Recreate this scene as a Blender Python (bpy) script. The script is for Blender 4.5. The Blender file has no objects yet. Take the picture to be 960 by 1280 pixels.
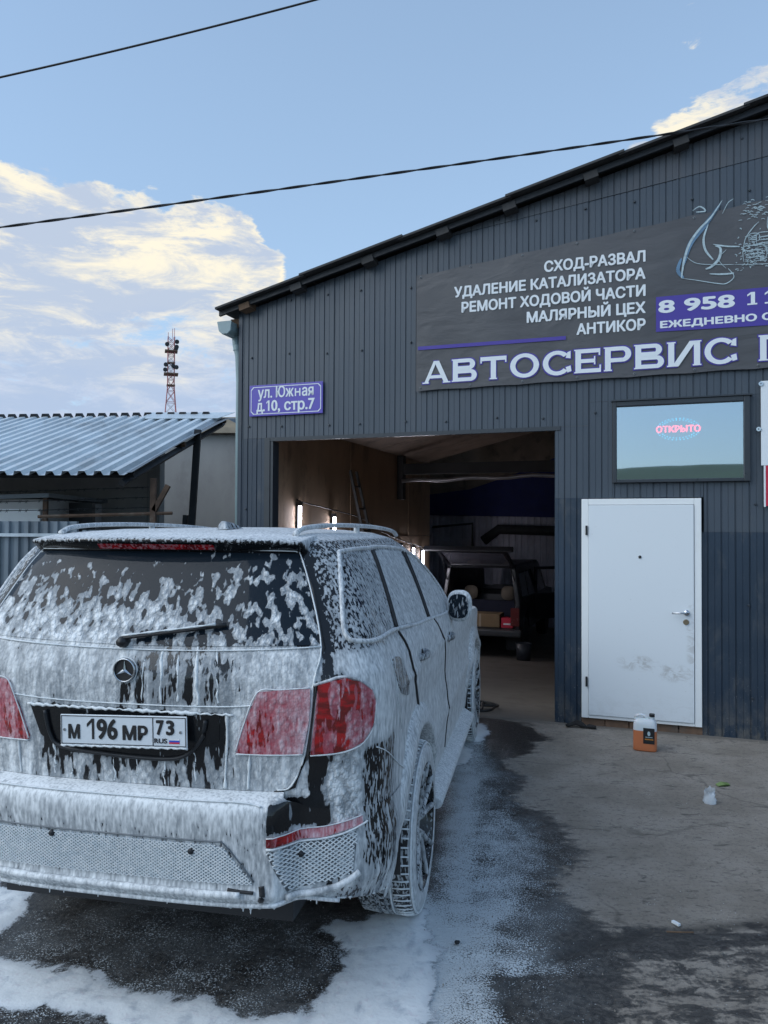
import bpy, bmesh, math, random
import numpy as np
from mathutils import Vector, Matrix, noise as mnoise
R = math.radians
rnd = random.Random(7)
scene = bpy.context.scene
COL = scene.collection

# ---------------------------------------------------------------- camera
cam_d = bpy.data.cameras.new('camera'); cam = bpy.data.objects.new('camera', cam_d); COL.objects.link(cam)
cam_d.sensor_fit = 'VERTICAL'; cam_d.sensor_height = 36.0; cam_d.lens = 960.68 / 1280 * 36.0
cam_d.clip_end = 3000; cam_d.clip_start = 0.05
CAM_H = 1.8426
cam.matrix_world = Matrix.Translation((0, 0, CAM_H)) @ Matrix.Rotation(R(90) + 0.0221, 4, 'X') @ Matrix.Rotation(0.0054, 4, 'Z')
scene.camera = cam
scene.render.resolution_x = 768; scene.render.resolution_y = 1024

# ---------------------------------------------------------------- exposure, sun
scene.view_settings.view_transform = 'Standard'; scene.view_settings.look = 'None'
scene.view_settings.exposure = 0.62; scene.view_settings.gamma = 1
scene.view_settings.use_white_balance = True; scene.view_settings.white_balance_temperature = 5850; scene.view_settings.white_balance_tint = 4
SUN_EL, SUN_AZ = R(38), R(248)           # azimuth clockwise from +Y: behind the camera, to the left
sd = bpy.data.lights.new('sun', 'SUN'); sun = bpy.data.objects.new('sun', sd); COL.objects.link(sun)
sd.energy = 0.95; sd.angle = R(60); sd.color = (1.0, 0.95, 0.9)
sdir = Vector((math.sin(SUN_AZ) * math.cos(SUN_EL), math.cos(SUN_AZ) * math.cos(SUN_EL), math.sin(SUN_EL)))
sun.rotation_euler = sdir.to_track_quat('Z', 'Y').to_euler()

# ---------------------------------------------------------------- node helper
class G:
    def __init__(s, nt): s.nt = nt
    def n(s, typ, ins=None, **kw):
        nd = s.nt.nodes.new(typ)
        for k, v in kw.items(): setattr(nd, k, v)
        if ins:
            for k, v in ins.items():
                if isinstance(v, bpy.types.NodeSocket): s.nt.links.new(v, nd.inputs[k])
                else: nd.inputs[k].default_value = v
        return nd
    def m(s, op, a, b=0.0, c=0.0, clamp=False):
        nd = s.n('ShaderNodeMath', {0: a, 1: b, 2: c}, operation=op); nd.use_clamp = clamp; return nd.outputs[0]
    def mr(s, v, a, b, c=0.0, d=1.0, smooth=True):
        nd = s.n('ShaderNodeMapRange', {0: v, 1: a, 2: b, 3: c, 4: d})
        nd.interpolation_type = 'SMOOTHSTEP' if smooth else 'LINEAR'; return nd.outputs[0]
    def mix(s, f, a, b, blend='MIX'):
        nd = s.n('ShaderNodeMix', data_type='RGBA', blend_type=blend)
        for k, v in ((0, f), (6, a), (7, b)):
            if isinstance(v, bpy.types.NodeSocket): s.nt.links.new(v, nd.inputs[k])
            else: nd.inputs[k].default_value = (v if k == 0 else (tuple(v) + (1,))[:4])
        return nd.outputs[2]
    def noise(s, vec, scale, detail=3, rough=.5, dist=0.0, out=0):
        return s.n('ShaderNodeTexNoise', {'Vector': vec, 'Scale': scale, 'Detail': detail, 'Roughness': rough, 'Distortion': dist}).outputs[out]
    def scale(s, vec, xyz, loc=(0, 0, 0), rot=(0, 0, 0)):
        return s.n('ShaderNodeMapping', {'Vector': vec, 'Location': loc, 'Rotation': rot, 'Scale': xyz}).outputs[0]
    def sep(s, v): return s.n('ShaderNodeSeparateXYZ', {0: v}).outputs
    def obj(s): return s.n('ShaderNodeTexCoord').outputs['Object']

# ---------------------------------------------------------------- world: clear evening sky with clouds
world = bpy.data.worlds.new('World'); scene.world = world; world.use_nodes = True
nt = world.node_tree; nt.nodes.clear(); g = G(nt)
sky = g.n('ShaderNodeTexSky', sky_type='NISHITA'); sky.sun_disc = False
sky.sun_elevation = SUN_EL; sky.sun_rotation = SUN_AZ; sky.air_density = 1.0; sky.dust_density = 1.2; sky.ozone_density = 1.3
d = g.n('ShaderNodeTexCoord').outputs['Generated']
dx, dy, dz = g.sep(d)
az = g.m('ARCTAN2', dx, dy); el = g.m('ARCSINE', dz)
wx = g.noise(g.scale(d, (1, 1, 2.0), (5, 2, 8)), 4.0, 5, .6); wy = g.noise(g.scale(d, (1, 1, 2.0), (1, 9, 3)), 6.0, 5, .6)
az_w = g.m('ADD', az, g.m('MULTIPLY', g.m('SUBTRACT', wx, .5), .22)); el_w = g.m('ADD', el, g.m('MULTIPLY', g.m('SUBTRACT', wy, .5), .10))
def ell(a0, e0, ra, re, amp):
    a = g.m('DIVIDE', g.m('SUBTRACT', az_w, R(a0)), R(ra)); e = g.m('DIVIDE', g.m('SUBTRACT', el_w, R(e0)), R(re))
    q = g.m('SUBTRACT', 1.0, g.m('ADD', g.m('MULTIPLY', a, a), g.m('MULTIPLY', e, e)))
    return g.m('MULTIPLY', g.mr(q, -.35, .45), amp)
cov = None
for p in [(-24, 18.6, 17, 4.8, .86), (-14, 19.0, 8.0, 4.2, .82), (-24, 12.5, 19, 7, .68), (-14, 13.5, 9, 5, .66), (-26, 8.0, 28, 6.0, .74), (-8, 9, 12, 6, .58), (27.5, 26.6, 6.5, 2.6, .64), (21.5, 24.2, 6.5, 2.2, .56),
          (24, 32.0, 2.6, 2.0, .36), (60, 20, 25, 10, .5), (-75, 16, 30, 9, .55), (150, 22, 24, 4, .32), (-130, 25, 28, 9, .4), (-158, 9.5, 3.5, 1.2, .5), (168, 12, 5, 1.2, .42)]:
    e_ = ell(*p); cov = e_ if cov is None else g.m('MAXIMUM', cov, e_)
cv = g.scale(d, (1, 1, 2.6))
cn = g.noise(cv, 6.5, 10, .66, .5); cn2 = g.noise(g.scale(d, (1, 1, 2.6), (3, 1, 0), (0, R(12), 0)), 26, 8, .7, 1.2)
dens = g.m('ADD', g.m('ADD', g.m('MULTIPLY', cn, 1.55), g.m('MULTIPLY', cn2, .60)), g.m('SUBTRACT', cov, .45))
cm = g.mr(dens, 1.02, 1.28)
low = g.mr(g.m('ADD', el, g.m('MULTIPLY', g.m('SUBTRACT', cn, .5), .35)), R(8), R(17))
warm = g.mix(low, (.56, .57, .66), (1.0, .83, .60))
shade = g.mr(g.m('ADD', g.noise(g.scale(d, (1, 1, 3.8), (1, 7, 2)), 8, 7, .65, .5), g.m('MULTIPLY', g.mr(dens, 1.15, 1.5), .12)), .42, .66)
ccol = g.mix(g.m('MULTIPLY', shade, .85), warm, (.42, .47, .60))
bg0 = g.n('ShaderNodeBackground', {'Color': sky.outputs[0], 'Strength': 0.13})
veil = g.n('ShaderNodeBackground', {'Color': (.52, .62, .74, 1), 'Strength': 0.72})      # thin even high haze
bg = g.n('ShaderNodeMixShader', {0: g.mr(el, R(45), R(3), .34, .60, False), 1: bg0.outputs[0], 2: veil.outputs[0]})
cb = g.n('ShaderNodeBackground', {'Color': ccol, 'Strength': 0.76})
mx = g.n('ShaderNodeMixShader', {0: g.m('MULTIPLY', cm, .92), 1: bg.outputs[0], 2: cb.outputs[0]})
out = g.n('ShaderNodeOutputWorld', {0: mx.outputs[0]})

# ---------------------------------------------------------------- materials
def newmat(name):
    m = bpy.data.materials.new(name); m.use_nodes = True; m.node_tree.nodes.clear(); return m, G(m.node_tree)
def finish(g, sh, bump=None):
    g.n('ShaderNodeOutputMaterial', {0: sh})
def bsdf(g, **kw):
    names = {'color': 'Base Color', 'rough': 'Roughness', 'metal': 'Metallic', 'normal': 'Normal', 'coat': 'Coat Weight', 'spec': 'Specular IOR Level',
             'alpha': 'Alpha', 'trans': 'Transmission Weight', 'emit': 'Emission Color', 'estr': 'Emission Strength', 'sss': 'Subsurface Weight', 'ior': 'IOR'}
    ins = {}
    for k, v in kw.items():
        if k in ('color', 'emit') and isinstance(v, tuple) and len(v) == 3: v = v + (1,)
        ins[names[k]] = v
    nd = g.n('ShaderNodeBsdfPrincipled', ins); return nd.outputs[0]
def bumpn(g, h, s=.5, dist=.01): return g.n('ShaderNodeBump', {'Strength': s, 'Distance': dist, 'Height': h}).outputs[0]
def mat(name, color, rough=.5, metal=0, var=.15, vscale=6, bump=.0, bscale=60, stretch=(1, 1, 1), dirt=None, coat=0, dirt_amt=.5, dscale=3):
    """one plain material with tone variation, optional dirt colour and fine relief"""
    m, g = newmat(name); o = g.scale(g.obj(), stretch)
    v = g.mr(g.noise(o, vscale, 5, .6), .25, .75, 1 - var, 1 + var, False)
    c = g.n('ShaderNodeVectorMath', {0: color, 3: v}, operation='SCALE').outputs[0]
    if dirt:
        dm = g.m('MULTIPLY', g.mr(g.noise(o, dscale, 7, .68, .3), .5, .68), dirt_amt); c = g.mix(dm, c, dirt)
    kw = {}
    if bump: kw['normal'] = bumpn(g, g.noise(o, bscale, 4, .6), bump, .004)
    rr = g.mr(g.noise(o, vscale * 2, 4, .6), .3, .7, max(rough - .08, .02), min(rough + .1, 1), False)
    finish(g, bsdf(g, color=c, rough=rr, metal=metal, coat=coat, **kw)); return m

M = {}
M['black'] = mat('black_plastic', (.012, .012, .014), .45)
M['dark'] = mat('dark_metal', (.02, .022, .026), .5, .3, bump=.2)
M['rust'] = mat('rusty_steel', (.12, .075, .05), .8, 0, .4, 14, .5, 90, dirt=(.3, .27, .22), dirt_amt=.6)
M['wood'] = mat('weathered_wood', (.12, .075, .045), .85, 0, .35, 5, .5, 40, (1, 1, .15))
M['white'] = mat('white_paint', (.78, .8, .8), .45, 0, .03, 3, dirt=(.45, .42, .36), dirt_amt=.12)
M['render'] = mat('grey_render', (.36, .355, .34), .9, 0, .13, 2.2, .5, 50, (1, 1, .5), dirt=(.24, .235, .225), dirt_amt=.45, dscale=1.6)
M['render_dark'] = mat('dark_render', (.48, .465, .45), .9, 0, .15, 3, .3)
M['slab'] = mat('old_slab', (.34, .29, .22), .9, 0, .2, 5, .4)
M['fence'] = mat('fence_steel', (.20, .235, .27), .42, .25, .18, 3, .12, 30, (1, 1, .3), dirt=(.10, .10, .10), dirt_amt=.4, dscale=2)
M['zinc'] = mat('galvanised_steel', (.56, .62, .66), .42, .25, .16, 3, .12, 30, (1, .3, 1), dirt=(.2, .19, .18), dirt_amt=.4, dscale=2)
M['zinc_dull'] = mat('dull_galvanised', (.16, .18, .2), .45, .3, .18, 3, .1, 30, dirt=(.12, .11, .1), dirt_amt=.5)
M['teal'] = mat('painted_downpipe', (.24, .32, .34), .4, 0, .1)
M['clad'] = mat('anthracite_cladding', (.052, .067, .088), .40, 0, .12, 1.3, .08, 25, (1, 1, .35), dirt=(.1, .1, .1), dirt_amt=.22, dscale=1.2)
M['clad_top'] = mat('greyish_cladding', (.062, .072, .088), .42, 0, .12, 1.3, .08, 25, (1, 1, .35), dirt=(.11, .1, .1), dirt_amt=.25)
M['clad_low'] = mat('reflection_dark_cladding', (.020, .034, .056), .36, 0, .22, 1.3, .08, 25, (1, 1, .35), dirt=(.13, .13, .125), dirt_amt=.45, dscale=2.6)  # darker than the upper sheets: the ground's reflection is put into the colour
M['trim'] = mat('trim_metal', (.03, .036, .045), .35, 0, .1)
M['roofu'] = mat('roof_underside', (.035, .035, .036), .7, 0, .25, 6, .3)
M['ply'] = mat('plywood_lining', (.27, .185, .12), .8, 0, .3, 1.6, .2, 30, (1, 1, .4), dirt=(.05, .035, .025), dirt_amt=.5)
M['osb'] = mat('ceiling_board', (.24, .18, .14), .85, 0, .3, 2.5, .4, 60, dirt=(.05, .04, .035), dirt_amt=.5)
M['inner_zinc'] = mat('inner_corrugated', (.5, .48, .55), .5, .1, .2, 3, .1)
M['blue'] = mat('blue_tarp', (.015, .02, .12), .7, 0, .2, 5, .3, 20)
M['suv'] = mat('black_car_paint', (.012, .013, .017), .34, 0, .1)
M['tyre'] = mat('tyre_rubber', (.016, .016, .017), .75, 0, .2, 20)
M['beige'] = mat('beige_fabric', (.13, .11, .085), .9, 0, .1)
M['carton'] = mat('cardboard', (.20, .14, .075), .85, 0, .15, 8)
M['red'] = mat('red_print', (.50, .02, .05), .5)
M['chrome'] = mat('chrome', (.5, .52, .55), .15, 1, .05)
M['rubber'] = mat('hose_rubber', (.012, .012, .013), .5)
M['letter'] = mat('white_lettering', (.72, .76, .79), .5, 0, .02)
M['violet'] = mat('violet_print', (.060, .040, .30), .5, 0, .03)
M['violet_sign'] = mat('violet_enamel', (.10, .075, .42), .35, 0, .05)
M['rag'] = mat('black_rag', (.015, .014, .014), .95, 0, .3, 20, .6)
M['brick'] = mat('brick_plinth', (.16, .10, .065), .9, 0, .35, 12, .6, 50, dirt=(.1, .095, .085), dirt_amt=.6)
M['green'] = mat('green_wrapper', (.18, .26, .08), .5, 0, .2)
M['concrete_in'] = mat('garage_floor', (.155, .14, .12), .75, 0, .14, 1.5, .25, 60, dirt=(.10, .09, .075), dirt_amt=.5)
M['grass'] = mat('hill_grass', (.13, .165, .10), .95, 0, .3, .02, dirt=(.08, .07, .04), dscale=.01)
M['mast'] = mat('mast_red', (.40, .15, .15), .7); M['mast_w'] = mat('mast_white', (.6, .58, .6), .7)
M['flagw'] = mat('flag_white', (.7, .7, .72), .5); M['flagb'] = mat('flag_blue', (.03, .08, .5), .5)
M['ink'] = mat('plate_ink', (.012, .012, .014), .5); M['plate'] = mat('plate_white', (.66, .70, .74), .35, 0, .05, 20, dirt=(.4, .4, .4), dirt_amt=.2)
M['kink'] = mat('xray_lines', (.40, .50, .54), .5, 0, .3, 30)
M['xblue'] = mat('xray_glow', (.10, .18, .28), .5, 0, .5, 8)
M['orange'] = mat('label_orange', (.6, .25, .03), .5)
# lower cladding: dark ground reflection in base colour, then mud splash, pale specks low
m, g = newmat('splashed_cladding'); o = g.obj(); z = g.sep(o)[2]
v = g.mr(g.noise(g.scale(o, (1, 1, .35)), 1.3, 5, .6), .25, .75, .78, 1.22, False)
c = g.n('ShaderNodeVectorMath', {0: (.020, .034, .056), 3: v}, operation='SCALE').outputs[0]
c = g.mix(g.m('MULTIPLY', g.mr(g.noise(g.scale(o, (1, 1, .5)), 3.5, 7, .7, .4), .52, .68), .35), c, (.12, .12, .115))
c = g.mix(g.m('MULTIPLY', g.mr(g.noise(o, 48, 3, .7), .64, .70), g.mr(z, 1.1, .1, .15, .8, False)), c, (.30, .30, .29))
c = g.mix(g.m('MULTIPLY', g.mr(g.noise(g.scale(o, (1, 1, .6)), 9, 6, .7), .42, .60), g.mr(z, .40, .0, 0, .55, False)), c, (.17, .155, .13))
finish(g, bsdf(g, color=c, rough=g.mr(g.noise(o, 4, 5, .6), .3, .7, .28, .52, False), normal=bumpn(g, g.noise(g.scale(o, (1, 1, .35)), 25, 4, .6), .08, .004))); M['clad_low'] = m
def emat(name, col, s):
    m, g = newmat(name); finish(g, g.n('ShaderNodeEmission', {'Color': col + (1,), 'Strength': s}).outputs[0]); return m
M['tube'] = emat('lit_tube', (1, .9, .95), 30.0); M['led_r'] = emat('led_red', (1, .05, .06), 9.0); M['led_c'] = emat('led_cyan', (.02, .6, .8), 4.0)

# banner vinyl with soft wrinkles
m, g = newmat('banner_vinyl'); o = g.obj()
wr = g.noise(g.scale(o, (1, 1, 2.2), rot=(0, .5, 0)), 2.2, 4, .5, .5)
finish(g, bsdf(g, color=g.mix(g.mr(g.noise(o, 1.2, 3), .3, .7), (.062, .062, .068), (.082, .082, .088)), rough=.42, normal=bumpn(g, wr, .22, .07)))
M['banner'] = m
# door paint with smudges around the kick zone and by the lock
m, g = newmat('door_paint'); o = g.obj(); x, y, z = g.sep(o)
def blob(cx, cz, rx, rz):
    a = g.m('DIVIDE', g.m('SUBTRACT', x, cx), rx); b = g.m('DIVIDE', g.m('SUBTRACT', z, cz), rz)
    return g.mr(g.m('ADD', g.m('MULTIPLY', a, a), g.m('MULTIPLY', b, b)), 1.0, 0.0)
sm = g.m('ADD', g.m('ADD', blob(2.50, .62, .22, .09), blob(2.82, .55, .2, .1)), g.m('MULTIPLY', blob(2.97, .85, .06, .5), .7))
sm = g.m('ADD', sm, g.m('MULTIPLY', g.mr(z, .45, .1), .25))
sp = g.mr(g.noise(g.scale(o, (1, 1, 1.4), rot=(0, .6, 0)), 9, 8, .72, .8), .52, .66)
fine = g.mr(g.noise(o, 60, 3, .6), .70, .74)
fac_ = g.m('MAXIMUM', g.m('MULTIPLY', g.mr(g.noise(g.scale(o, (1, 1, 1.4), rot=(0, .6, 0)), 9, 8, .72, .8), .44, .62), g.m('MULTIPLY', sm, .46)), g.m('MULTIPLY', fine, .25))
finish(g, bsdf(g, color=g.mix(fac_, (.70, .74, .77), (.22, .19, .15)), rough=.42)); M['door'] = m
# reflective film window
m, g = newmat('window_glass')
gl = g.n('ShaderNodeBsdfGlossy', {'Color': (.60, .68, .74, 1), 'Roughness': .015, 'Normal': bumpn(g, g.noise(g.obj(), 1.2, 2), .05, .02)})
tr = g.n('ShaderNodeBsdfTransparent', {'Color': (.75, .8, .85, 1)})
finish(g, g.n('ShaderNodeMixShader', {0: .66, 1: tr.outputs[0], 2: gl.outputs[0]}).outputs[0]); M['mirrorglass'] = m
m, g = newmat('side_glass'); finish(g, bsdf(g, color=(.02, .025, .03), rough=.05, spec=.6)); M['glass'] = m
m, g = newmat('clear_plastic')
finish(g, g.n('ShaderNodeMixShader', {0: .45, 1: bsdf(g, color=(.8, .85, .9), rough=.2, spec=.8), 2: g.n('ShaderNodeBsdfTransparent').outputs[0]}).outputs[0]); M['clear'] = m
m, g = newmat('canister_plastic'); z = g.sep(g.obj())[2]
lv = g.mr(z, .166, .170)
finish(g, bsdf(g, color=g.mix(lv, (.50, .17, .07), (.62, .66, .68)), rough=.35, sss=.15)); M['jug'] = m

# foam over paint.  attribute foam = (coverage, lumpiness, streakiness)
def foam_mat(name, base, rough=.15, metal=0, spec=.5, film=(.29, .315, .34), thick=(.80, .82, .83)):
    m, g = newmat(name); o = g.obj()
    at = g.n('ShaderNodeAttribute', attribute_name='foam').outputs['Color']; cv, lump, strk = g.sep(at)
    wob = g.n('ShaderNodeVectorMath', {0: o, 1: g.n('ShaderNodeVectorMath', {0: g.noise(o, 26, 1.5, .5, 0, 1), 3: .010}, operation='SCALE').outputs[0]}, operation='ADD').outputs[0]
    big = g.noise(g.scale(wob, (1, 1, .36)), 27, 2.0, .5, .15)
    med = g.noise(g.scale(o, (1, 1, .24), rot=(R(-14), R(10), 0)), 95, 2, .5, .1)
    st = g.noise(g.scale(o, (1, 1, .05)), 34, 2, .5)
    tiny = g.noise(g.scale(o, (1, 1, .5)), 190, 2, .6)
    base_n = g.n('ShaderNodeMix', {0: lump, 2: med, 3: big}).outputs[0]
    f = g.n('ShaderNodeMix', {0: strk, 2: base_n, 3: g.m('ADD', g.m('MULTIPLY', base_n, .45), g.m('MULTIPLY', st, .55))}).outputs[0]
    th = g.m('SUBTRACT', .80, g.m('MULTIPLY', cv, .60))
    over = g.m('SUBTRACT', g.m('ADD', f, g.m('MULTIPLY', g.m('SUBTRACT', tiny, .5), .02)), th)
    mask = g.mr(over, -.008, .020)
    vo = g.n('ShaderNodeTexVoronoi', {'Vector': g.scale(wob, (1, 1, .75)), 'Scale': 46.0}, feature='F1').outputs['Distance']
    vo2 = g.n('ShaderNodeTexVoronoi', {'Vector': g.scale(wob, (1, 1, .8), (3, 1, 2)), 'Scale': 115.0}, feature='F1').outputs['Distance']
    rl = g.mr(vo, .80, .10, 0, 1); rl2 = g.mr(vo2, .80, .10, 0, 1)
    st2 = g.noise(g.scale(o, (1, 1, .035), (2, 5, 1)), 22, 3, .6)
    lmp = g.m('MULTIPLY', g.m('SUBTRACT', g.m('ADD', g.m('MULTIPLY', rl, .65), g.m('MULTIPLY', rl2, .35)), .55), g.m('ADD', .015, g.m('MULTIPLY', lump, .15)))  # foam darker between lumps: crease shade put into the colour
    tk = g.mr(g.m('ADD', g.m('ADD', g.m('MULTIPLY', over, g.m('ADD', .42, g.m('MULTIPLY', lump, .26))), lmp), g.m('MULTIPLY', g.m('SUBTRACT', st2, .5), g.m('ADD', .10, g.m('MULTIPLY', strk, .55)))), -.06, .23)
    film_c = g.mix(g.mr(tiny, .35, .65), film, tuple(min(c * 1.15, 1) for c in film))
    fc = g.mix(tk, film_c, thick)
    pits = g.mr(g.n('ShaderNodeTexVoronoi', {'Vector': o, 'Scale': 70.0}).outputs['Distance'], .10, .05)
    pm = g.m('MULTIPLY', pits, g.mr(g.noise(o, 9, 2), .50, .60))
    lm_ = g.noise(g.scale(wob, (1, 1, .8), (7, 3, 5)), 105, 1.5, .5, .2)
    hgt = g.m('ADD', g.m('ADD', g.m('MULTIPLY', g.m('MULTIPLY', g.m('ADD', rl, g.m('MULTIPLY', rl2, .35)), g.m('ADD', lump, .03)), .6), g.m('MULTIPLY', mask, .9)), g.m('ADD', g.m('MULTIPLY', g.m('MULTIPLY', tk, lump), .5), g.m('MULTIPLY', tiny, .04)))
    nrm = bumpn(g, hgt, .8, .008)
    fcol = g.mix(g.m('MULTIPLY', pm, .8), fc, (.03, .035, .04))
    foam = bsdf(g, color=fcol, rough=.55, normal=nrm, spec=.35)
    base_c = g.mix(g.mr(g.noise(g.scale(o, (1, 1, 2.2)), 16, 2), .40, .60), tuple(base[:3]), tuple(c * .38 for c in base[:3])) if name == 'foamed_red_lamp' else base
    bb = bsdf(g, color=base_c, coat=1.0 if name == 'foamed_red_lamp' else 0.0, rough=rough, metal=metal, spec=spec, normal=bumpn(g, g.m('MULTIPLY', g.mr(g.noise(o, 260, 1), .6, .7), .5), .25, .002))
    mx = g.n('ShaderNodeMixShader', {0: g.m('MULTIPLY', mask, g.m('SUBTRACT', 1.0, g.m('MULTIPLY', g.m('SUBTRACT', 1.0, tk), .22))), 1: bb, 2: foam})
    finish(g, mx.outputs[0]); return m
F_paint = foam_mat('foamed_black_paint', (.008, .009, .011, 1), .12)
F_glass = foam_mat('foamed_tinted_glass', (.010, .016, .024, 1), .05, spec=.18)
F_red = foam_mat('foamed_red_lamp', (.42, .003, .008, 1), .06, film=(.36, .09, .12), thick=(.74, .60, .64))
F_trim = foam_mat('foamed_trim', (.10, .11, .12, 1), .3)
F_tyre = foam_mat('foamed_tyre', (.013, .013, .014, 1), .6)
m, g = newmat('wet_foam'); o = g.obj(); n_ = g.noise(o, 45, 4, .6, .3)
finish(g, bsdf(g, color=g.mix(g.mr(n_, .3, .7), (.60, .65, .68), (.78, .80, .81)), rough=.5, normal=bumpn(g, n_, .6, .006), sss=.0)); M['foam'] = m

# ---------------------------------------------------------------- object helpers
def link(name, verts, faces, material, parent=None, smooth=False, kind=None):
    me = bpy.data.meshes.new(name); me.from_pydata([tuple(map(float, v)) for v in verts], [], [tuple(map(int, f)) for f in faces])
    if material: me.materials.append(material)
    if smooth: me.polygons.foreach_set('use_smooth', [True] * len(me.polygons))
    o = bpy.data.objects.new(name, me); COL.objects.link(o)
    if parent: o.parent = parent
    if kind: o['kind'] = kind
    return o
def thing(name, label, cat, loc=(0, 0, 0), rotz=0, group=None):
    o = bpy.data.objects.new(name, None); COL.objects.link(o); o.location = loc; o.rotation_euler = (0, 0, rotz); o.empty_display_size = .2
    o['label'] = label; o['category'] = cat
    if group: o['group'] = group
    return o
def tag(o, label, cat, group=None):
    o['label'] = label; o['category'] = cat
    if group: o['group'] = group
    return o
def bevel(o, w, seg=2):
    md = o.modifiers.new('b', 'BEVEL'); md.width = w; md.segments = seg; md.limit_method = 'ANGLE'; return o
class MB:
    def __init__(s): s.v = []; s.f = []
    def add(s, v, f):
        k = len(s.v); s.v += [tuple(p) for p in v]; s.f += [tuple(i + k for i in q) for q in f]; return s
    def box(s, a, b, rot=None, c=None):
        x0, y0, z0 = a; x1, y1, z1 = b
        v = [(x0, y0, z0), (x1, y0, z0), (x1, y1, z0), (x0, y1, z0), (x0, y0, z1), (x1, y0, z1), (x1, y1, z1), (x0, y1, z1)]
        if rot is not None:
            c = Vector(c if c else ((x0 + x1) / 2, (y0 + y1) / 2, (z0 + z1) / 2)); v = [rot @ (Vector(p) - c) + c for p in v]
        return s.add(v, [(0, 3, 2, 1), (4, 5, 6, 7), (0, 1, 5, 4), (1, 2, 6, 5), (2, 3, 7, 6), (3, 0, 4, 7)])
    def tube(s, path, r, n=8, closed=False, flat=1.0, up=(0, 0, 1)):
        P = [Vector(p) for p in path]; m = len(P); vs = []; rr = r if isinstance(r, (list, tuple)) else [r] * m
        for i in range(m):
            t = (P[(i + 1) % m] - P[i - 1]) if (closed or 0 < i < m - 1) else (P[1] - P[0] if i == 0 else P[-1] - P[-2])
            t.normalize(); u = Vector(up)
            if abs(t.dot(u)) > .95: u = Vector((1, 0, 0))
            a = t.cross(u).normalized(); b = a.cross(t)
            for k in range(n):
                q = 2 * math.pi * k / n; vs.append(P[i] + a * (math.cos(q) * rr[i]) + b * (math.sin(q) * rr[i] * flat))
        f = []
        for i in range(m if closed else m - 1):
            j = (i + 1) % m
            for k in range(n): k2 = (k + 1) % n; f.append((i * n + k, i * n + k2, j * n + k2, j * n + k))
        if not closed: f.append(tuple(range(n))[::-1]); f.append(tuple((m - 1) * n + k for k in range(n)))
        return s.add(vs, f)
    def lathe(s, prof, n=24, axis='Z', c=(0, 0, 0), close=False):
        vs = []
        for i in range(n):
            q = 2 * math.pi * i / n; cs, sn = math.cos(q), math.sin(q)
            for r, h in prof:
                p = {'Z': (r * cs, r * sn, h), 'X': (h, r * cs, r * sn), 'Y': (r * cs, h, r * sn)}[axis]
                vs.append((p[0] + c[0], p[1] + c[1], p[2] + c[2]))
        k = len(prof); f = []
        for i in range(n):
            j = (i + 1) % n
            for q in range(k - 1): f.append((i * k + q, j * k + q, j * k + q + 1, i * k + q + 1))
            if close: f.append((i * k + k - 1, j * k + k - 1, j * k, i * k))
        return s.add(vs, f)
    def prism(s, poly, y0, y1, plane='XZ'):
        """polygon in XZ extruded in Y (or 'XY' extruded in Z, 'YZ' extruded in X)"""
        n = len(poly); mk = {'XZ': lambda p, t: (p[0], t, p[1]), 'XY': lambda p, t: (p[0], p[1], t), 'YZ': lambda p, t: (t, p[0], p[1])}[plane]
        v = [mk(p, y0) for p in poly] + [mk(p, y1) for p in poly]
        f = [tuple(range(n))[::-1], tuple(range(n, 2 * n))] + [(i, (i + 1) % n, n + (i + 1) % n, n + i) for i in range(n)]
        return s.add(v, f)
    def build(s, name, m, parent=None, smooth=False, kind=None, fix=True):
        o = link(name, s.v, s.f, m, parent, smooth, kind)
        if fix:
            bm = bmesh.new(); bm.from_mesh(o.data); bmesh.ops.recalc_face_normals(bm, faces=bm.faces); bm.to_mesh(o.data); bm.free()
        return o
def textmesh(name, body, size, m, parent, x, z, y, align='LEFT', wscale=1.0, bold=.0, shear=0.0, depth=.0002, slope=0.0, spacing=1.0, kindpart=True):
    """flat lettering standing in the XZ plane facing -Y"""
    c = bpy.data.curves.new(name, 'FONT'); c.body = body; c.size = size; c.align_x = align; c.shear = shear; c.extrude = depth; c.space_character = spacing
    c.resolution_u = 4
    t = bpy.data.objects.new(name + '_src', c); COL.objects.link(t)
    me = bpy.data.meshes.new_from_object(t.evaluated_get(bpy.context.evaluated_depsgraph_get())); bpy.data.objects.remove(t)
    me.transform(Matrix.Scale(wscale, 4, (1, 0, 0))); me.transform(Matrix.Rotation(R(90), 4, 'X')); me.transform(Matrix.Rotation(-math.atan(slope), 4, 'Y'))
    if bold:
        base_ = me.copy(); bmb = bmesh.new(); q_ = 0
        for dx_, dz_ in ((0, 0), (1, 0), (-1, 0), (0, 1), (0, -1), (.7, .7), (-.7, .7), (.7, -.7), (-.7, -.7)):
            m2 = base_.copy(); m2.transform(Matrix.Translation((dx_ * bold * 2.2, -.00006 * q_, dz_ * bold * 1.5))); bmb.from_mesh(m2); bpy.data.meshes.remove(m2); q_ += 1
        bmb.to_mesh(me); bmb.free()
    me.transform(Matrix.Translation((x, y, z))); me.materials.clear(); me.materials.append(m); me.name = name
    o = bpy.data.objects.new(name, me); COL.objects.link(o); o.parent = parent; return o

YB = 0.3444; BLD = (0.0, 7.9881, 0.0)
def b2w(s, t, z=0): return Vector((s * math.cos(YB) + t * math.sin(YB), 7.9881 - s * math.sin(YB) + t * math.cos(YB), z))
def w2b(x, y): y -= 7.9881; return (x * math.cos(YB) - y * math.sin(YB), x * math.sin(YB) + y * math.cos(YB))

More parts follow.
